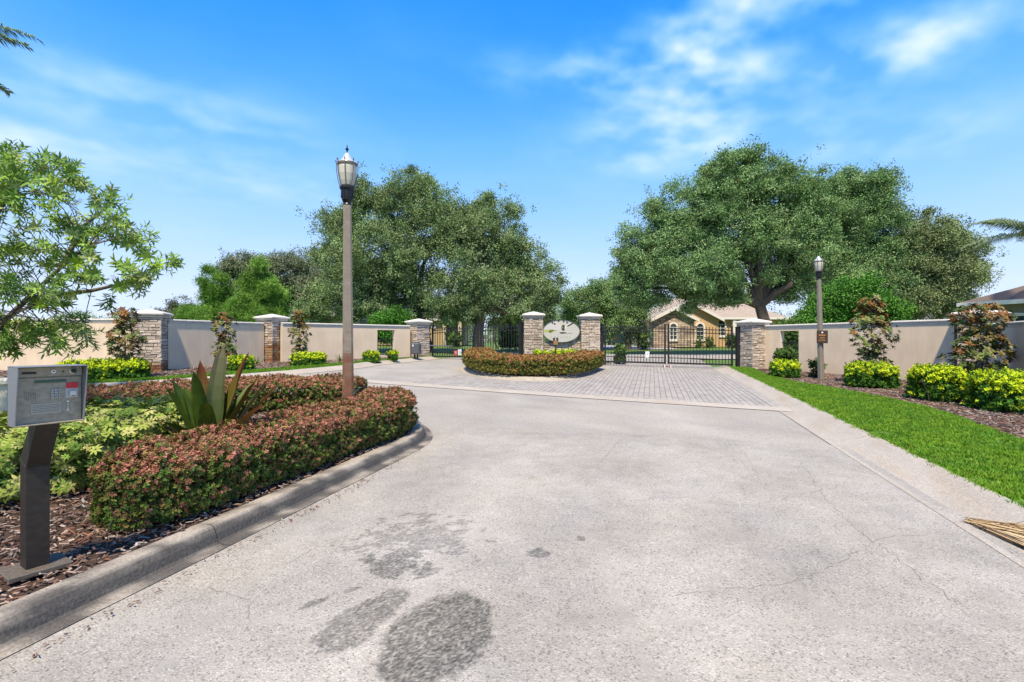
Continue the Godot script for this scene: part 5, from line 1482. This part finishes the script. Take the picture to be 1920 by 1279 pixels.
	for q in [["dark green shrub below the barred opening of the right wall", Vector2(9.55, 18.4), 0.40, 0.85], ["small green shrub at the foot of the right lamp post", Vector2(9.75, 16.6), 0.18, 0.55], ["dark box shrub under the windows of the orange house, leftmost", Vector2(17.6, 48.9), 0.35, 0.55], ["dark box shrub under the windows of the orange house, middle", Vector2(18.7, 48.9), 0.35, 0.55], ["dark box shrub under the windows of the orange house, rightmost", Vector2(20.6, 48.6), 0.6, 0.8], ["rounded green bush beside the pale tree trunk", Vector2(11.0, 44.5), 0.55, 1.1], ["dense dark shrub behind the barred opening of the right wall", Vector2(11.5, 22.3), 0.75, 1.9], ["tall dark hedge on the lawn behind the right leaf of the exit gate", Vector2(-0.9, 40.0), 1.3, 2.4], ["grey green shrub just inside the entry gate", Vector2(4.75, 23.6), 0.35, 0.75], ["clipped green hedge in front of the sand coloured house", Vector2(-5.6, 44.5), 0.9, 0.8]]:
		o = thing("green_shrub", q[0], "shrub", Vector3.ZERO, 0.0, "green shrubs")
		hedge(o, [q[1], q[1] + Vector2(q[2] * 1.2, 0)], q[2], q[3], 0.0, 420.0 if q[1].y < 30 else 60.0, ["duranta"], M.leaf, [Color(0.10, 0.19, 0.04), Color(0.13, 0.23, 0.05)], [Color(0.05, 0.10, 0.025), Color(0.07, 0.13, 0.03)], 1.2 if q[1].y < 30 else 3.2, 0.2, 0.8)
	magnolia("young magnolia with bronze leaves in front of the left corner pier", -11.15, 14.75, 1.95, 0.62, 120)
	magnolia("young magnolia behind the strap leaved plant", -9.75, 17.4, 1.85, 0.55, 90)
	magnolia("slender young magnolia right of the rust stained pier", -8.25, 19.9, 1.95, 0.52, 90)
	magnolia("young magnolia with bronze top behind the clipped yellow shrub", 10.35, 14.75, 2.42, 0.78, 170, 0.06)
	magnolia("broad young magnolia with bronze leaves nearest the right edge", 11.35, 12.4, 2.12, 0.85, 210, 0.06)
	# strap leaved plant
	o = thing("strap_leaved_plant", "tall strap leaved plant with bronze tinged leaves behind the near hedge", "plant", W(-3.05, 5.15, 0.16))
	var olive := Color(0.075, 0.118, 0.016); var bronze := Color(0.13, 0.042, 0.016); var grey := Color(0.11, 0.10, 0.06); var dark := Color(0.038, 0.07, 0.014)
	for q in [[1.65, 1.42, 1.02, 0.17, 0.15, dark, grey], [0.75, 1.30, 0.98, 0.19, 0.10, olive, bronze], [2.35, 1.28, 0.90, 0.13, 0.0, olive, bronze], [2.75, 1.15, 0.72, 0.14, 0.1, dark, olive], [0.3, 0.85, 0.85, 0.13, 0.25, dark, Color(0.34, 0.12, 0.05)], [0.05, 0.95, 0.88, 0.07, 0.2, grey, grey], [-0.3, 0.55, 0.70, 0.14, 0.6, olive, bronze], [3.2, 0.9, 0.62, 0.13, 0.9, dark, bronze], [3.5, 0.75, 0.55, 0.15, 1.6, Color(0.25, 0.25, 0.12), Color(0.36, 0.32, 0.2)], [4.4, 1.0, 0.6, 0.15, 0.7, olive, dark], [5.2, 1.05, 0.72, 0.15, 0.5, dark, olive], [5.7, 0.7, 0.62, 0.13, 1.2, olive, Color(0.3, 0.1, 0.04)], [1.2, 1.1, 0.8, 0.13, 0.5, dark, olive], [0.5, 0.62, 0.72, 0.10, 1.7, olive, Color(0.12, 0.035, 0.02)], [2.9, 0.6, 0.62, 0.09, 2.0, bronze, Color(0.14, 0.05, 0.03)], [4.9, 1.25, 0.85, 0.14, 0.1, olive, dark], [0.15, 1.12, 0.80, 0.15, 0.2, olive, bronze], [0.55, 1.02, 0.75, 0.16, 0.3, dark, olive], [3.0, 1.15, 0.78, 0.16, 0.15, olive, dark], [2.6, 1.0, 0.70, 0.15, 0.4, dark, bronze], [-0.2, 0.85, 0.72, 0.14, 0.5, olive, Color(0.34, 0.14, 0.05)], [4.0, 1.2, 0.75, 0.16, 0.2, olive, dark]]:
		var b := MB.new()
		b.colored = true
		strap_leaf(b, Vector3(cos(q[0]) * 0.03, 0, -sin(q[0]) * 0.03), q[0], lerpf(q[1], 1.38, 0.35), q[2] * 1.30, q[3] * 1.15, q[4], q[5], q[6])
		part("leaf", b, M.gloss_strap, o)
	# tufts
	for q in [["narrow leaved tuft at the base of the rust stained pier", Vector2(-9.4, 18.9), 0.34], ["narrow leaved green tuft by the left wall between the yellow shrubs", Vector2(-6.75, 20.1), 0.36], ["yellow green tuft by the foot of the left lamp post", Vector2(-2.55, 6.75), 0.30], ["small tuft left of the strap leaved plant", Vector2(-3.75, 5.5), 0.30], ["narrow leaved tuft left of the rust stained pier", Vector2(-9.9, 18.2), 0.34]]:
		o = thing("leafy_tuft", q[0], "plant", W(q[1].x, q[1].y, 0.10), 0.0, "narrow leaved tufts")
		for k in 16:
			var b := MB.new()
			b.colored = true
			strap_leaf(b, Vector3(rng.randfn() * 0.02, 0, rng.randfn() * 0.02), rng.randf() * TAU, rng.randf_range(0.9, 1.5), q[2] * rng.randf_range(0.7, 1.15), 0.022, rng.randf_range(0.2, 0.9), Color(0.09, 0.19, 0.035), Color(0.20, 0.28, 0.06))
			part("leaf", b, M.gloss_strap, o)

func build_objects() -> void:
	rng.seed = 12
	var l1 := lamp("concrete lamp post with rust stained foot in the left island", -2.43, 7.6, 0.12, 0.004, true)
	var l2 := lamp("concrete lamp post with brown plaque by the right wall", 9.66, 16.0, 0.05, 0.028, false)
	l2.scale = Vector3.ONE * 0.94
	call_box()
	# plaque strapped to the right lamp post
	var o := thing("brown_plaque", "small brown plaque with pale lettering on the right lamp post", "sign", W(9.62, 15.88, 1.40), -0.45)
	var m := MB.new()
	m.cbox(Vector3(0, 0, 0.02), Vector3(0.30, 0.40, 0.02), 0.008)
	part("panel", m, plain(0.05, 0.026, 0.014, 0.6), o)
	var tx := MB.new()
	for q in [[0, 0.05, 0.19, 0.045], [0, -0.025, 0.13, 0.022], [0, -0.07, 0.15, 0.020], [0, -0.115, 0.20, 0.020]]:
		var x: float = q[0] - q[2] * 0.5
		while x < q[2] * 0.5 - 0.01:
			var l := rng.randf_range(0.012, 0.022)
			tx.box(Vector3(x + l * 0.5, q[1], 0.032), Vector3(l, q[3], 0.004)); x += l + 0.006
	part("lettering", tx, plain(0.42, 0.20, 0.07, 0.6), o)
	var em := MB.new()
	em.lathe([Vector2(0, 0), Vector2(0.026, 0), Vector2(0.026, 0.005), Vector2(0, 0.005)], 12)
	var e := part("emblem", em, M.white, o)
	e.position = Vector3(0, 0.135, 0.03); e.rotation.x = PI * 0.5
	# brown sign on a stake in the sign island
	o = thing("brown_stake_sign", "small brown sign on a dark stake in front of the oval sign", "sign", W(1.62, 19.0, 0.1), -0.05)
	m = MB.new(); m.cbox(Vector3(0, 0.42, 0), Vector3(0.045, 0.84, 0.03), 0.006)
	part("stake", m, plain(0.03, 0.024, 0.018, 0.8), o)
	m = MB.new(); m.cbox(Vector3(0, 0.98, 0.02), Vector3(0.20, 0.28, 0.02), 0.006)
	part("panel", m, plain(0.03, 0.018, 0.012, 0.6), o)
	m = MB.new(); m.slab(PackedVector2Array([Vector2(-0.085, -0.12), Vector2(0.085, -0.12), Vector2(0.085, 0.0), Vector2(0.04, 0.05), Vector2(0, 0.09), Vector2(-0.04, 0.05), Vector2(-0.085, 0.0)]), 0.031, 0.034, Transform3D(Basis(), Vector3(0, 0.98, 0)))
	part("print", m, plain(0.28, 0.16, 0.07, 0.7), o)
	m = MB.new(); m.slab(PackedVector2Array([Vector2(-0.02, 0.0), Vector2(0.02, 0.0), Vector2(0.012, 0.06), Vector2(-0.012, 0.06)]), 0.035, 0.038, Transform3D(Basis(), Vector3(0, 1.04, 0)))
	part("pale_mark", m, M.white, o)
	oval_sign()
	# gate operator by the exit gate
	o = thing("gate_operator", "grey gate operator box on two posts by the left exit pier", "gate operator", W(-4.40, 23.5, 0.06), -0.2)
	m = MB.new(); m.cbox(Vector3(0, 0.48, 0), Vector3(0.40, 0.52, 0.32), 0.05)
	part("housing", m, plain(0.085, 0.09, 0.10, 0.55), o)
	m = MB.new(); m.cbox(Vector3(0, 0.76, 0), Vector3(0.26, 0.06, 0.2), 0.02)
	part("lid", m, plain(0.07, 0.075, 0.085, 0.55), o)
	for s in [-1, 1]:
		m = MB.new(); m.cbox(Vector3(s * 0.07, 0.11, 0), Vector3(0.06, 0.26, 0.06), 0.006)
		part("leg", m, M.iron, o)
	m = MB.new(); m.cbox(Vector3(-0.09, 0.62, 0.165), Vector3(0.06, 0.08, 0.006), 0.002)
	part("sticker", m, M.white, o)
	m = MB.new(); m.tube([Vector3(0.18, 0.62, -0.05), Vector3(0.62, 0.62, -0.8), Vector3(1.25, 0.58, -1.60)], [0.02, 0.018, 0.018], 6)
	part("arm", m, M.galvanised, o)
	# signs hung on the gates
	var turn := 0.47
	o = thing("gate_notice", "small red notice on the left exit gate leaf", "sign", Vector3(-2.72, 1.02, -24.80), turn)
	m = MB.new(); m.cbox(Vector3.ZERO, Vector3(0.20, 0.26, 0.012), 0.004)
	part("panel", m, plain(0.45, 0.03, 0.025, 0.6), o)
	m = MB.new()
	for k in 3: m.box(Vector3(0, 0.06 - k * 0.05, 0.008), Vector3(0.13 - 0.02 * k, 0.016, 0.003))
	part("lettering", m, M.white, o)
	o = thing("gate_notice", "small white notice beside the red one on the exit gate", "sign", Vector3(-2.52, 1.06, -24.70), turn)
	m = MB.new(); m.cbox(Vector3.ZERO, Vector3(0.18, 0.27, 0.012), 0.004)
	part("panel", m, M.white, o)
	m = MB.new()
	for k in 3: m.box(Vector3(0, 0.05 - k * 0.05, 0.008), Vector3(0.07, 0.018, 0.003))
	part("lettering", m, plain(0.25, 0.25, 0.26, 0.6), o)
	o = thing("gate_notice", "small white notice low on the left entry gate leaf", "sign", Vector3(5.78, 1.02, -21.86), 0.2)
	m = MB.new(); m.cbox(Vector3.ZERO, Vector3(0.19, 0.27, 0.012), 0.004)
	part("panel", m, M.white, o)
	m = MB.new()
	m.lathe([Vector2(0, 0), Vector2(0.03, 0), Vector2(0.03, 0.004), Vector2(0, 0.004)], 10, Vector3.ZERO)
	e = part("print", m, plain(0.45, 0.45, 0.46, 0.6), o)
	e.rotation.x = PI * 0.5; e.position = Vector3(0, 0.03, 0.007)
	for s in [-1, 1]:
		o = thing("reflector_stop", ["red and white striped reflector at the foot of the left entry leaf", "red and white striped reflector at the foot of the right entry leaf"][0 if s < 0 else 1], "reflector", W(6.57 + s * 0.13, 21.68, 0.0), 0.2, "gate foot reflectors")
		for k in 2:
			m = MB.new(); m.cbox(Vector3((k - 0.5) * 0.045, 0.06, 0), Vector3(0.042, 0.11, 0.03), 0.005)
			part("stripe", m, M.white if k % 2 else plain(0.42, 0.12, 0.10, 0.5), o)
	# car far down the driveway
	o = thing("parked_car", "dark teal car parked far down the driveway behind the entry gate", "car", Vector3(13.6, gh(13.6, 66), -66))
	m = MB.new()
	m.slab(PackedVector2Array([Vector2(-2.2, 0.3), Vector2(2.2, 0.3), Vector2(2.25, 0.7), Vector2(2.1, 0.9), Vector2(1.1, 1.0), Vector2(0.5, 1.45), Vector2(-1.3, 1.5), Vector2(-1.9, 1.02), Vector2(-2.2, 0.95)]), -0.88, 0.88, Transform3D(Basis(Vector3.UP, PI * 0.5), Vector3.ZERO))
	part("body", m, plain(0.03, 0.06, 0.07, 0.25, 0.3), o)
	m = MB.new(); m.box(Vector3(0, 1.24, 1.66), Vector3(1.4, 0.34, 0.04), Basis(Vector3(1, 0, 0), -0.9))
	part("rear_window", m, M.glass, o)
	for s in [-1, 1]:
		m = MB.new(); m.box(Vector3(s * 0.72, 0.86, 2.19), Vector3(0.26, 0.14, 0.05))
		part("tail_lamp", m, plain(0.35, 0.03, 0.03, 0.3), o)
		for z in [-1.35, 1.35]:
			m = MB.new(); m.lathe([Vector2(0, -0.1), Vector2(0.33, -0.1), Vector2(0.33, 0.1), Vector2(0, 0.1)], 14)
			e = part("wheel", m, plain(0.02, 0.02, 0.02, 0.8), o)
			e.rotation.z = PI * 0.5; e.position = Vector3(s * 0.80, 0.33, z)
	# cream pedestal behind the call box
	o = thing("cream_pedestal", "cream painted pedestal with orange rust stain behind the call box", "utility box", W(-5.60, 5.5, 0.16), 0.5)
	m = MB.new(); m.colored = true
	var hp := 0.86
	for k in 4:
		var b := Basis(Vector3.UP, PI * 0.5 * k)
		for i in 10:
			for j in 14:
				for q in [[0, 0], [0, 1], [1, 1], [0, 0], [1, 1], [1, 0]]:
					var x: float = (i + q[0]) / 10.0 * 0.36 - 0.18; var yy: float = (j + q[1]) / 14.0 * hp
					var st := smoothstep(-0.1, 0.25, 0.62 + 0.22 * noise.get_noise_2d(x * 70 + k * 40, yy * 30) - yy)
					m.ink = Color(0.62, 0.57, 0.45).lerp(Color(0.48, 0.20, 0.03), st)
					m.vert(b * Vector3(x, yy, 0.18), b * Vector3(0, 0, 1))
	part("housing", m, inked(0.6), o)
	m = MB.new(); m.cbox(Vector3(0, hp + 0.03, 0), Vector3(0.42, 0.06, 0.42), 0.012)
	part("lid", m, plain(0.66, 0.63, 0.54, 0.6), o)
	# dry palm frond on the right kerb
	o = thing("dry_palm_frond", "dry tan palm frond lying on the right kerb", "palm frond", W(3.78, 4.28, 0.008))
	m = MB.new(); m.colored = true
	var dirv := Vector3(-0.03, 0, 0.62)
	for k in 110:
		var s := rng.randf_range(-1, 1)
		var st := Vector3(rng.randf_range(-0.02, 0.10), 0, rng.randf_range(-0.06, 0.22))
		var en := Vector3(0.26 + s * 0.30, 0.012 + 0.035 * s, 0.78 - s * 0.32 + rng.randf_range(-0.2, 0.1))
		var a := st + Vector3(0, 0.012, 0)
		var mid := st.lerp(en, 0.5) + Vector3(s * 0.04, rng.randf_range(0.004, 0.03), 0)
		var wv := Vector3(rng.randf_range(0.005, 0.013), 0.004 * rng.randfn(), 0)
		m.ink = [Color(0.56, 0.42, 0.22), Color(0.46, 0.32, 0.16), Color(0.66, 0.52, 0.31), Color(0.32, 0.21, 0.11)][k % 4] * rng.randf_range(0.8, 1.15)
		var en2 := en + Vector3(0, 0.015, 0)
		m.quad(a - wv * 0.4, mid - wv, mid + wv, a + wv * 0.4)
		m.quad(mid - wv, en2 - wv * 0.7, en2 + wv * 0.7, mid + wv)
		m.quad(a + wv * 0.4 - Vector3(0, 0.004, 0), mid + wv - Vector3(0, 0.006, 0), mid - wv - Vector3(0, 0.006, 0), a - wv * 0.4 - Vector3(0, 0.004, 0))
	part("strands", m, inked(0.8), o).set_meta("kind", "stuff")

func oval_sign() -> void:
	var o := thing("oval_sign", "oval entrance sign with painted bird and lake scene between two stone piers", "sign", Vector3(2.12, 2.03, -22.10), 0.0)
	var w := 256; var h := 160
	var im := Image.create(w, h, false, Image.FORMAT_RGB8)
	im.fill(Color(0.80, 0.80, 0.77))
	var dab := func(cx: float, cy: float, rx: float, ry: float, c: Color, turn: float) -> void:
		for y in range(max(0, int((cy - max(rx, ry)) * h) - 2), min(h, int((cy + max(rx, ry) * 1.6) * h) + 2)):
			for x in range(w):
				var p := Vector2(x / float(w) - cx, (y / float(h) - cy) * 0.62).rotated(turn)
				if pow(p.x / rx, 2) + pow(p.y / (ry * 0.62), 2) < 1.0: im.set_pixel(x, y, c)
	dab.call(0.25, 0.30, 0.26, 0.20, Color(0.84, 0.83, 0.82), 0.0)
	dab.call(0.18, 0.50, 0.16, 0.06, Color(0.72, 0.76, 0.45), 0.0)
	dab.call(0.24, 0.49, 0.07, 0.05, Color(0.42, 0.50, 0.12), 0.2)
	dab.call(0.22, 0.55, 0.03, 0.03, Color(0.35, 0.38, 0.14), 0.3)
	for q in [[0.27, 0.15], [0.33, 0.19], [0.43, 0.07], [0.56, 0.09], [0.65, 0.13]]: dab.call(q[0], q[1], 0.022, 0.05, Color(0.30, 0.31, 0.27), 0.4)
	dab.call(0.70, 0.25, 0.14, 0.04, Color(0.93, 0.93, 0.90), 0.5)
	dab.call(0.74, 0.22, 0.12, 0.03, Color(0.16, 0.17, 0.14), 0.52)
	dab.call(0.555, 0.36, 0.052, 0.13, Color(0.22, 0.24, 0.12), 0.0)
	dab.call(0.535, 0.35, 0.018, 0.05, Color(0.55, 0.53, 0.32), 0.0)
	dab.call(0.60, 0.36, 0.012, 0.10, Color(0.92, 0.92, 0.88), 0.0)
	dab.call(0.54, 0.58, 0.09, 0.035, Color(0.18, 0.19, 0.16), 0.0)
	dab.call(0.66, 0.60, 0.13, 0.012, Color(0.45, 0.46, 0.44), 0.0)
	dab.call(0.35, 0.47, 0.03, 0.015, Color(0.40, 0.41, 0.38), 0.0)
	# weathered lettering along the foot: only faint strokes can still be seen
	for k in 11:
		var x := 0.24 + k * 0.047
		dab.call(x, 0.77, 0.006, 0.045, Color(0.66, 0.665, 0.65), 0.0)
		if k % 3 != 1: dab.call(x + 0.014, 0.75 + 0.02 * (k % 2), 0.012, 0.010, Color(0.67, 0.675, 0.66), 0.0)
	var tex := ImageTexture.create_from_image(im)
	var pm := StandardMaterial3D.new()
	pm.albedo_texture = tex; pm.roughness = 0.6; pm.albedo_color = Color(0.90, 0.90, 0.89)
	var a := 0.83; var b := 0.50
	var face := MB.new(); var rim := MB.new()
	var n := 40
	for k in n:
		var t0 := TAU * k / n; var t1 := TAU * (k + 1) / n
		var p0 := Vector3(cos(t0) * a, sin(t0) * b, 0); var p1 := Vector3(cos(t1) * a, sin(t1) * b, 0)
		for q in [Vector3.ZERO, p1 * 0.96, p0 * 0.96]: face.vert(q + Vector3(0, 0, 0.045), Vector3(0, 0, 1), Vector2(0.5 + q.x / a * 0.5, 0.5 - q.y / b * 0.5))
		rim.quad(p0 * 0.955 + Vector3(0, 0, 0.065), p1 * 0.955 + Vector3(0, 0, 0.065), p1 + Vector3(0, 0, 0.065), p0 + Vector3(0, 0, 0.065))
		rim.quad(p0 + Vector3(0, 0, 0.065), p1 + Vector3(0, 0, 0.065), p1 + Vector3(0, 0, -0.03), p0 + Vector3(0, 0, -0.03))
		rim.quad(p1 * 0.955 + Vector3(0, 0, 0.065), p0 * 0.955 + Vector3(0, 0, 0.065), p0 * 0.955 + Vector3(0, 0, 0.03), p1 * 0.955 + Vector3(0, 0, 0.03))
		rim.tri(Vector3(0, 0, -0.03), p0 + Vector3(0, 0, -0.03), p1 + Vector3(0, 0, -0.03))
	part("face", face, pm, o)
	part("rim", rim, plain(0.06, 0.06, 0.05, 0.6), o)
	for s in [-1, 1]:
		var m := MB.new(); m.cbox(Vector3(s * 0.3, -0.2, -0.09), Vector3(0.08, 0.5, 0.14), 0.01)
		part("bracket", m, M.iron, o)

func call_box() -> void:
	# the face looks along +z, which is turned towards the lane
	var o := thing("call_box", "steel gate call box with keypad on a dark bent post", "call box", W(-2.925, 3.14, 0.136), 1.0)
	var m := MB.new()
	m.cbox(Vector3(0, 0.012, 0), Vector3(0.30, 0.03, 0.26), 0.004)
	part("base_plate", m, textured(plain(0.16, 0.135, 0.105, 0.6), grain(128, 0.05, 0.7, 1.0, 91), 0.2), o)
	var p := MB.new()
	# square tube: upright, then leaning out towards the lane
	var ring := func(y: float, z: float, tilt: float) -> Array:
		var out := []
		for q in [[-1, -1], [-1, 1], [1, 1], [1, -1]]: out.append(Vector3(q[0] * 0.055, y - q[1] * 0.055 * tan(tilt), z + q[1] * 0.055))
		return out
	var rs := [ring.call(0.02, 0.0, 0.0), ring.call(0.66, 0.0, 0.36), ring.call(0.925, 0.185, 0.0)]
	for i in 2:
		for k in 4:
			var k2 := (k + 1) % 4
			p.quad(rs[i][k2], rs[i + 1][k2], rs[i + 1][k], rs[i][k])
	part("post", p, M.dark_post, o)
	var weld := MB.new()
	for k in 4: weld.tube([rs[1][k], rs[1][(k + 1) % 4]], [0.004, 0.004], 5)
	part("weld", weld, M.dark_post, o)
	var box := Node3D.new()
	box.name = "cabinet"; o.add_child(box)
	box.position = Vector3(0, 0.915, 0.20)
	var w := 0.31; var h := 0.335
	m = MB.new()
	m.box(Vector3(0, h * 0.5, 0.0), Vector3(w - 0.006, h - 0.006, 0.09))
	part("back_shell", m, M.galvanised, box)
	# hood: sides deeper at the top, a top sheet and a lip below
	for s in [-1, 1]:
		m = MB.new()
		m.slab(PackedVector2Array([Vector2(-0.05, 0), Vector2(0.075, 0), Vector2(0.125, h - 0.05), Vector2(0.125, h), Vector2(-0.05, h)]), -0.002, 0.002, Transform3D(Basis(Vector3(0, 0, 1), Vector3(0, 1, 0), Vector3(-1, 0, 0)), Vector3(s * w * 0.5, 0, 0)))
		part("hood_side", m, M.galvanised, box)
	m = MB.new(); m.cbox(Vector3(0, h + 0.002, 0.038), Vector3(w + 0.006, 0.005, 0.178), 0.001)
	part("hood_top", m, M.galvanised, box)
	m = MB.new(); m.cbox(Vector3(0, 0.003, 0.055), Vector3(w, 0.008, 0.045), 0.002)
	part("bottom_lip", m, M.steel, box)
	var f := 0.048
	m = MB.new(); m.cbox(Vector3(0, h * 0.5 - 0.03, f), Vector3(w - 0.012, h - 0.07, 0.006), 0.001)
	var face := part("face_plate", m, M.steel, box)
	m = MB.new(); m.cbox(Vector3(0, h - 0.030, f + 0.012), Vector3(w - 0.012, 0.055, 0.020), 0.003)
	var head := part("header", m, M.steel, box)
	var hz := f + 0.024
	m = MB.new(); m.cbox(Vector3(-0.095, h - 0.034, hz), Vector3(0.062, 0.013, 0.004), 0.001)
	part("label_slot", m, M.black_metal, head)
	var disc := func(x: float, y: float, z: float, r: float, mat: Material, parent: Node3D, called: String) -> MeshInstance3D:
		var d := MB.new()
		d.lathe([Vector2(0, 0), Vector2(r, 0), Vector2(r, 0.004), Vector2(r * 0.8, 0.007), Vector2(0, 0.007)], 16)
		var q := part(called, d, mat, parent)
		q.rotation.x = PI * 0.5; q.position = Vector3(x, y, z)
		return q
	disc.call(0.012, h - 0.030, hz - 0.002, 0.012, M.white, head, "lock")
	disc.call(0.012, h - 0.030, hz + 0.004, 0.004, M.black_metal, head, "key_hole")
	disc.call(0.058, h - 0.032, hz - 0.003, 0.004, M.black_metal, head, "pin_hole")
	disc.call(0.105, h - 0.028, hz - 0.002, 0.020, plain(0.45, 0.45, 0.46, 0.2, 0.9), head, "camera_ring")
	disc.call(0.105, h - 0.028, hz + 0.004, 0.014, plain(0.02, 0.02, 0.025, 0.05), head, "camera_lens")
	var fz := f + 0.004
	m = MB.new(); m.cbox(Vector3(0.005, h - 0.088, fz), Vector3(0.150, 0.020, 0.006), 0.004)
	part("display_frame", m, plain(0.30, 0.30, 0.28, 0.4, 0.5), face)
	m = MB.new(); m.cbox(Vector3(0.005, h - 0.088, fz + 0.003), Vector3(0.142, 0.014, 0.004), 0.003)
	part("display", m, plain(0.05, 0.11, 0.075, 0.15), face)
	for r in 4:
		for c in 3:
			m = MB.new(); m.cbox(Vector3(0.013 + c * 0.017, h - 0.140 - r * 0.015, fz + 0.003), Vector3(0.014, 0.012, 0.009), 0.003)
			var key := part("key", m, plain(0.55, 0.55, 0.54, 0.35, 0.4), face)
			var t := MeshInstance3D.new()
			var tm := TextMesh.new()
			tm.text = ["1", "2", "3", "4", "5", "6", "7", "8", "9", "*", "0", "#"][r * 3 + c]
			tm.font_size = 16; tm.pixel_size = 0.0006; tm.depth = 0.0006
			t.mesh = tm; t.name = "digit"; t.material_override = M.black_metal
			t.position = Vector3(0.013 + c * 0.017, h - 0.140 - r * 0.015, fz + 0.008)
			key.add_child(t)
	m = MB.new()
	for r in 7:
		for c in 7:
			m.box(Vector3(-0.085 + (c - 3) * 0.0075, h - 0.165 + (r - 3) * 0.0065, fz - 0.0005), Vector3(0.003, 0.003, 0.002))
	part("speaker_holes", m, plain(0.10, 0.10, 0.09, 0.7), face).set_meta("kind", "stuff")
	m = MB.new(); m.cbox(Vector3(0.104, h - 0.147, fz), Vector3(0.064, 0.092, 0.006), 0.002)
	part("reader_plate", m, plain(0.42, 0.42, 0.41, 0.4, 0.3), face)
	m = MB.new(); m.cbox(Vector3(0.103, h - 0.118, fz + 0.004), Vector3(0.058, 0.034, 0.003), 0.001)
	part("red_label", m, plain(0.55, 0.02, 0.03, 0.5), face)
	m = MB.new(); m.cbox(Vector3(0.106, h - 0.165, fz + 0.010), Vector3(0.036, 0.036, 0.018), 0.005)
	part("card_reader", m, plain(0.58, 0.58, 0.57, 0.35, 0.3), face)
	m = MB.new(); m.cbox(Vector3(0.106, h - 0.180, fz + 0.020), Vector3(0.012, 0.004, 0.003), 0.001)
	part("reader_slot", m, M.black_metal, face)
	for y in [0.213, 0.231, 0.247, 0.262]:
		disc.call(0.083, h - y, fz - 0.002, 0.009 if y < 0.22 or y > 0.25 else 0.006, plain(0.55, 0.55, 0.53, 0.3, 0.6), face, "push_button")
	m = MB.new(); m.cbox(Vector3(-0.015, h - 0.245, fz - 0.0005), Vector3(0.135, 0.062, 0.003), 0.001)
	part("notice_plate", m, plain(0.36, 0.35, 0.30, 0.45, 0.5), face)
	m = MB.new()
	for r in 5:
		var x := -0.075
		while x < 0.045:
			var l := rng.randf_range(0.004, 0.012)
			m.box(Vector3(x + l * 0.5, h - 0.225 - r * 0.0095, fz + 0.0012), Vector3(l, 0.0035, 0.001)); x += l + 0.003
	part("notice_print", m, plain(0.14, 0.13, 0.11, 0.7), face)
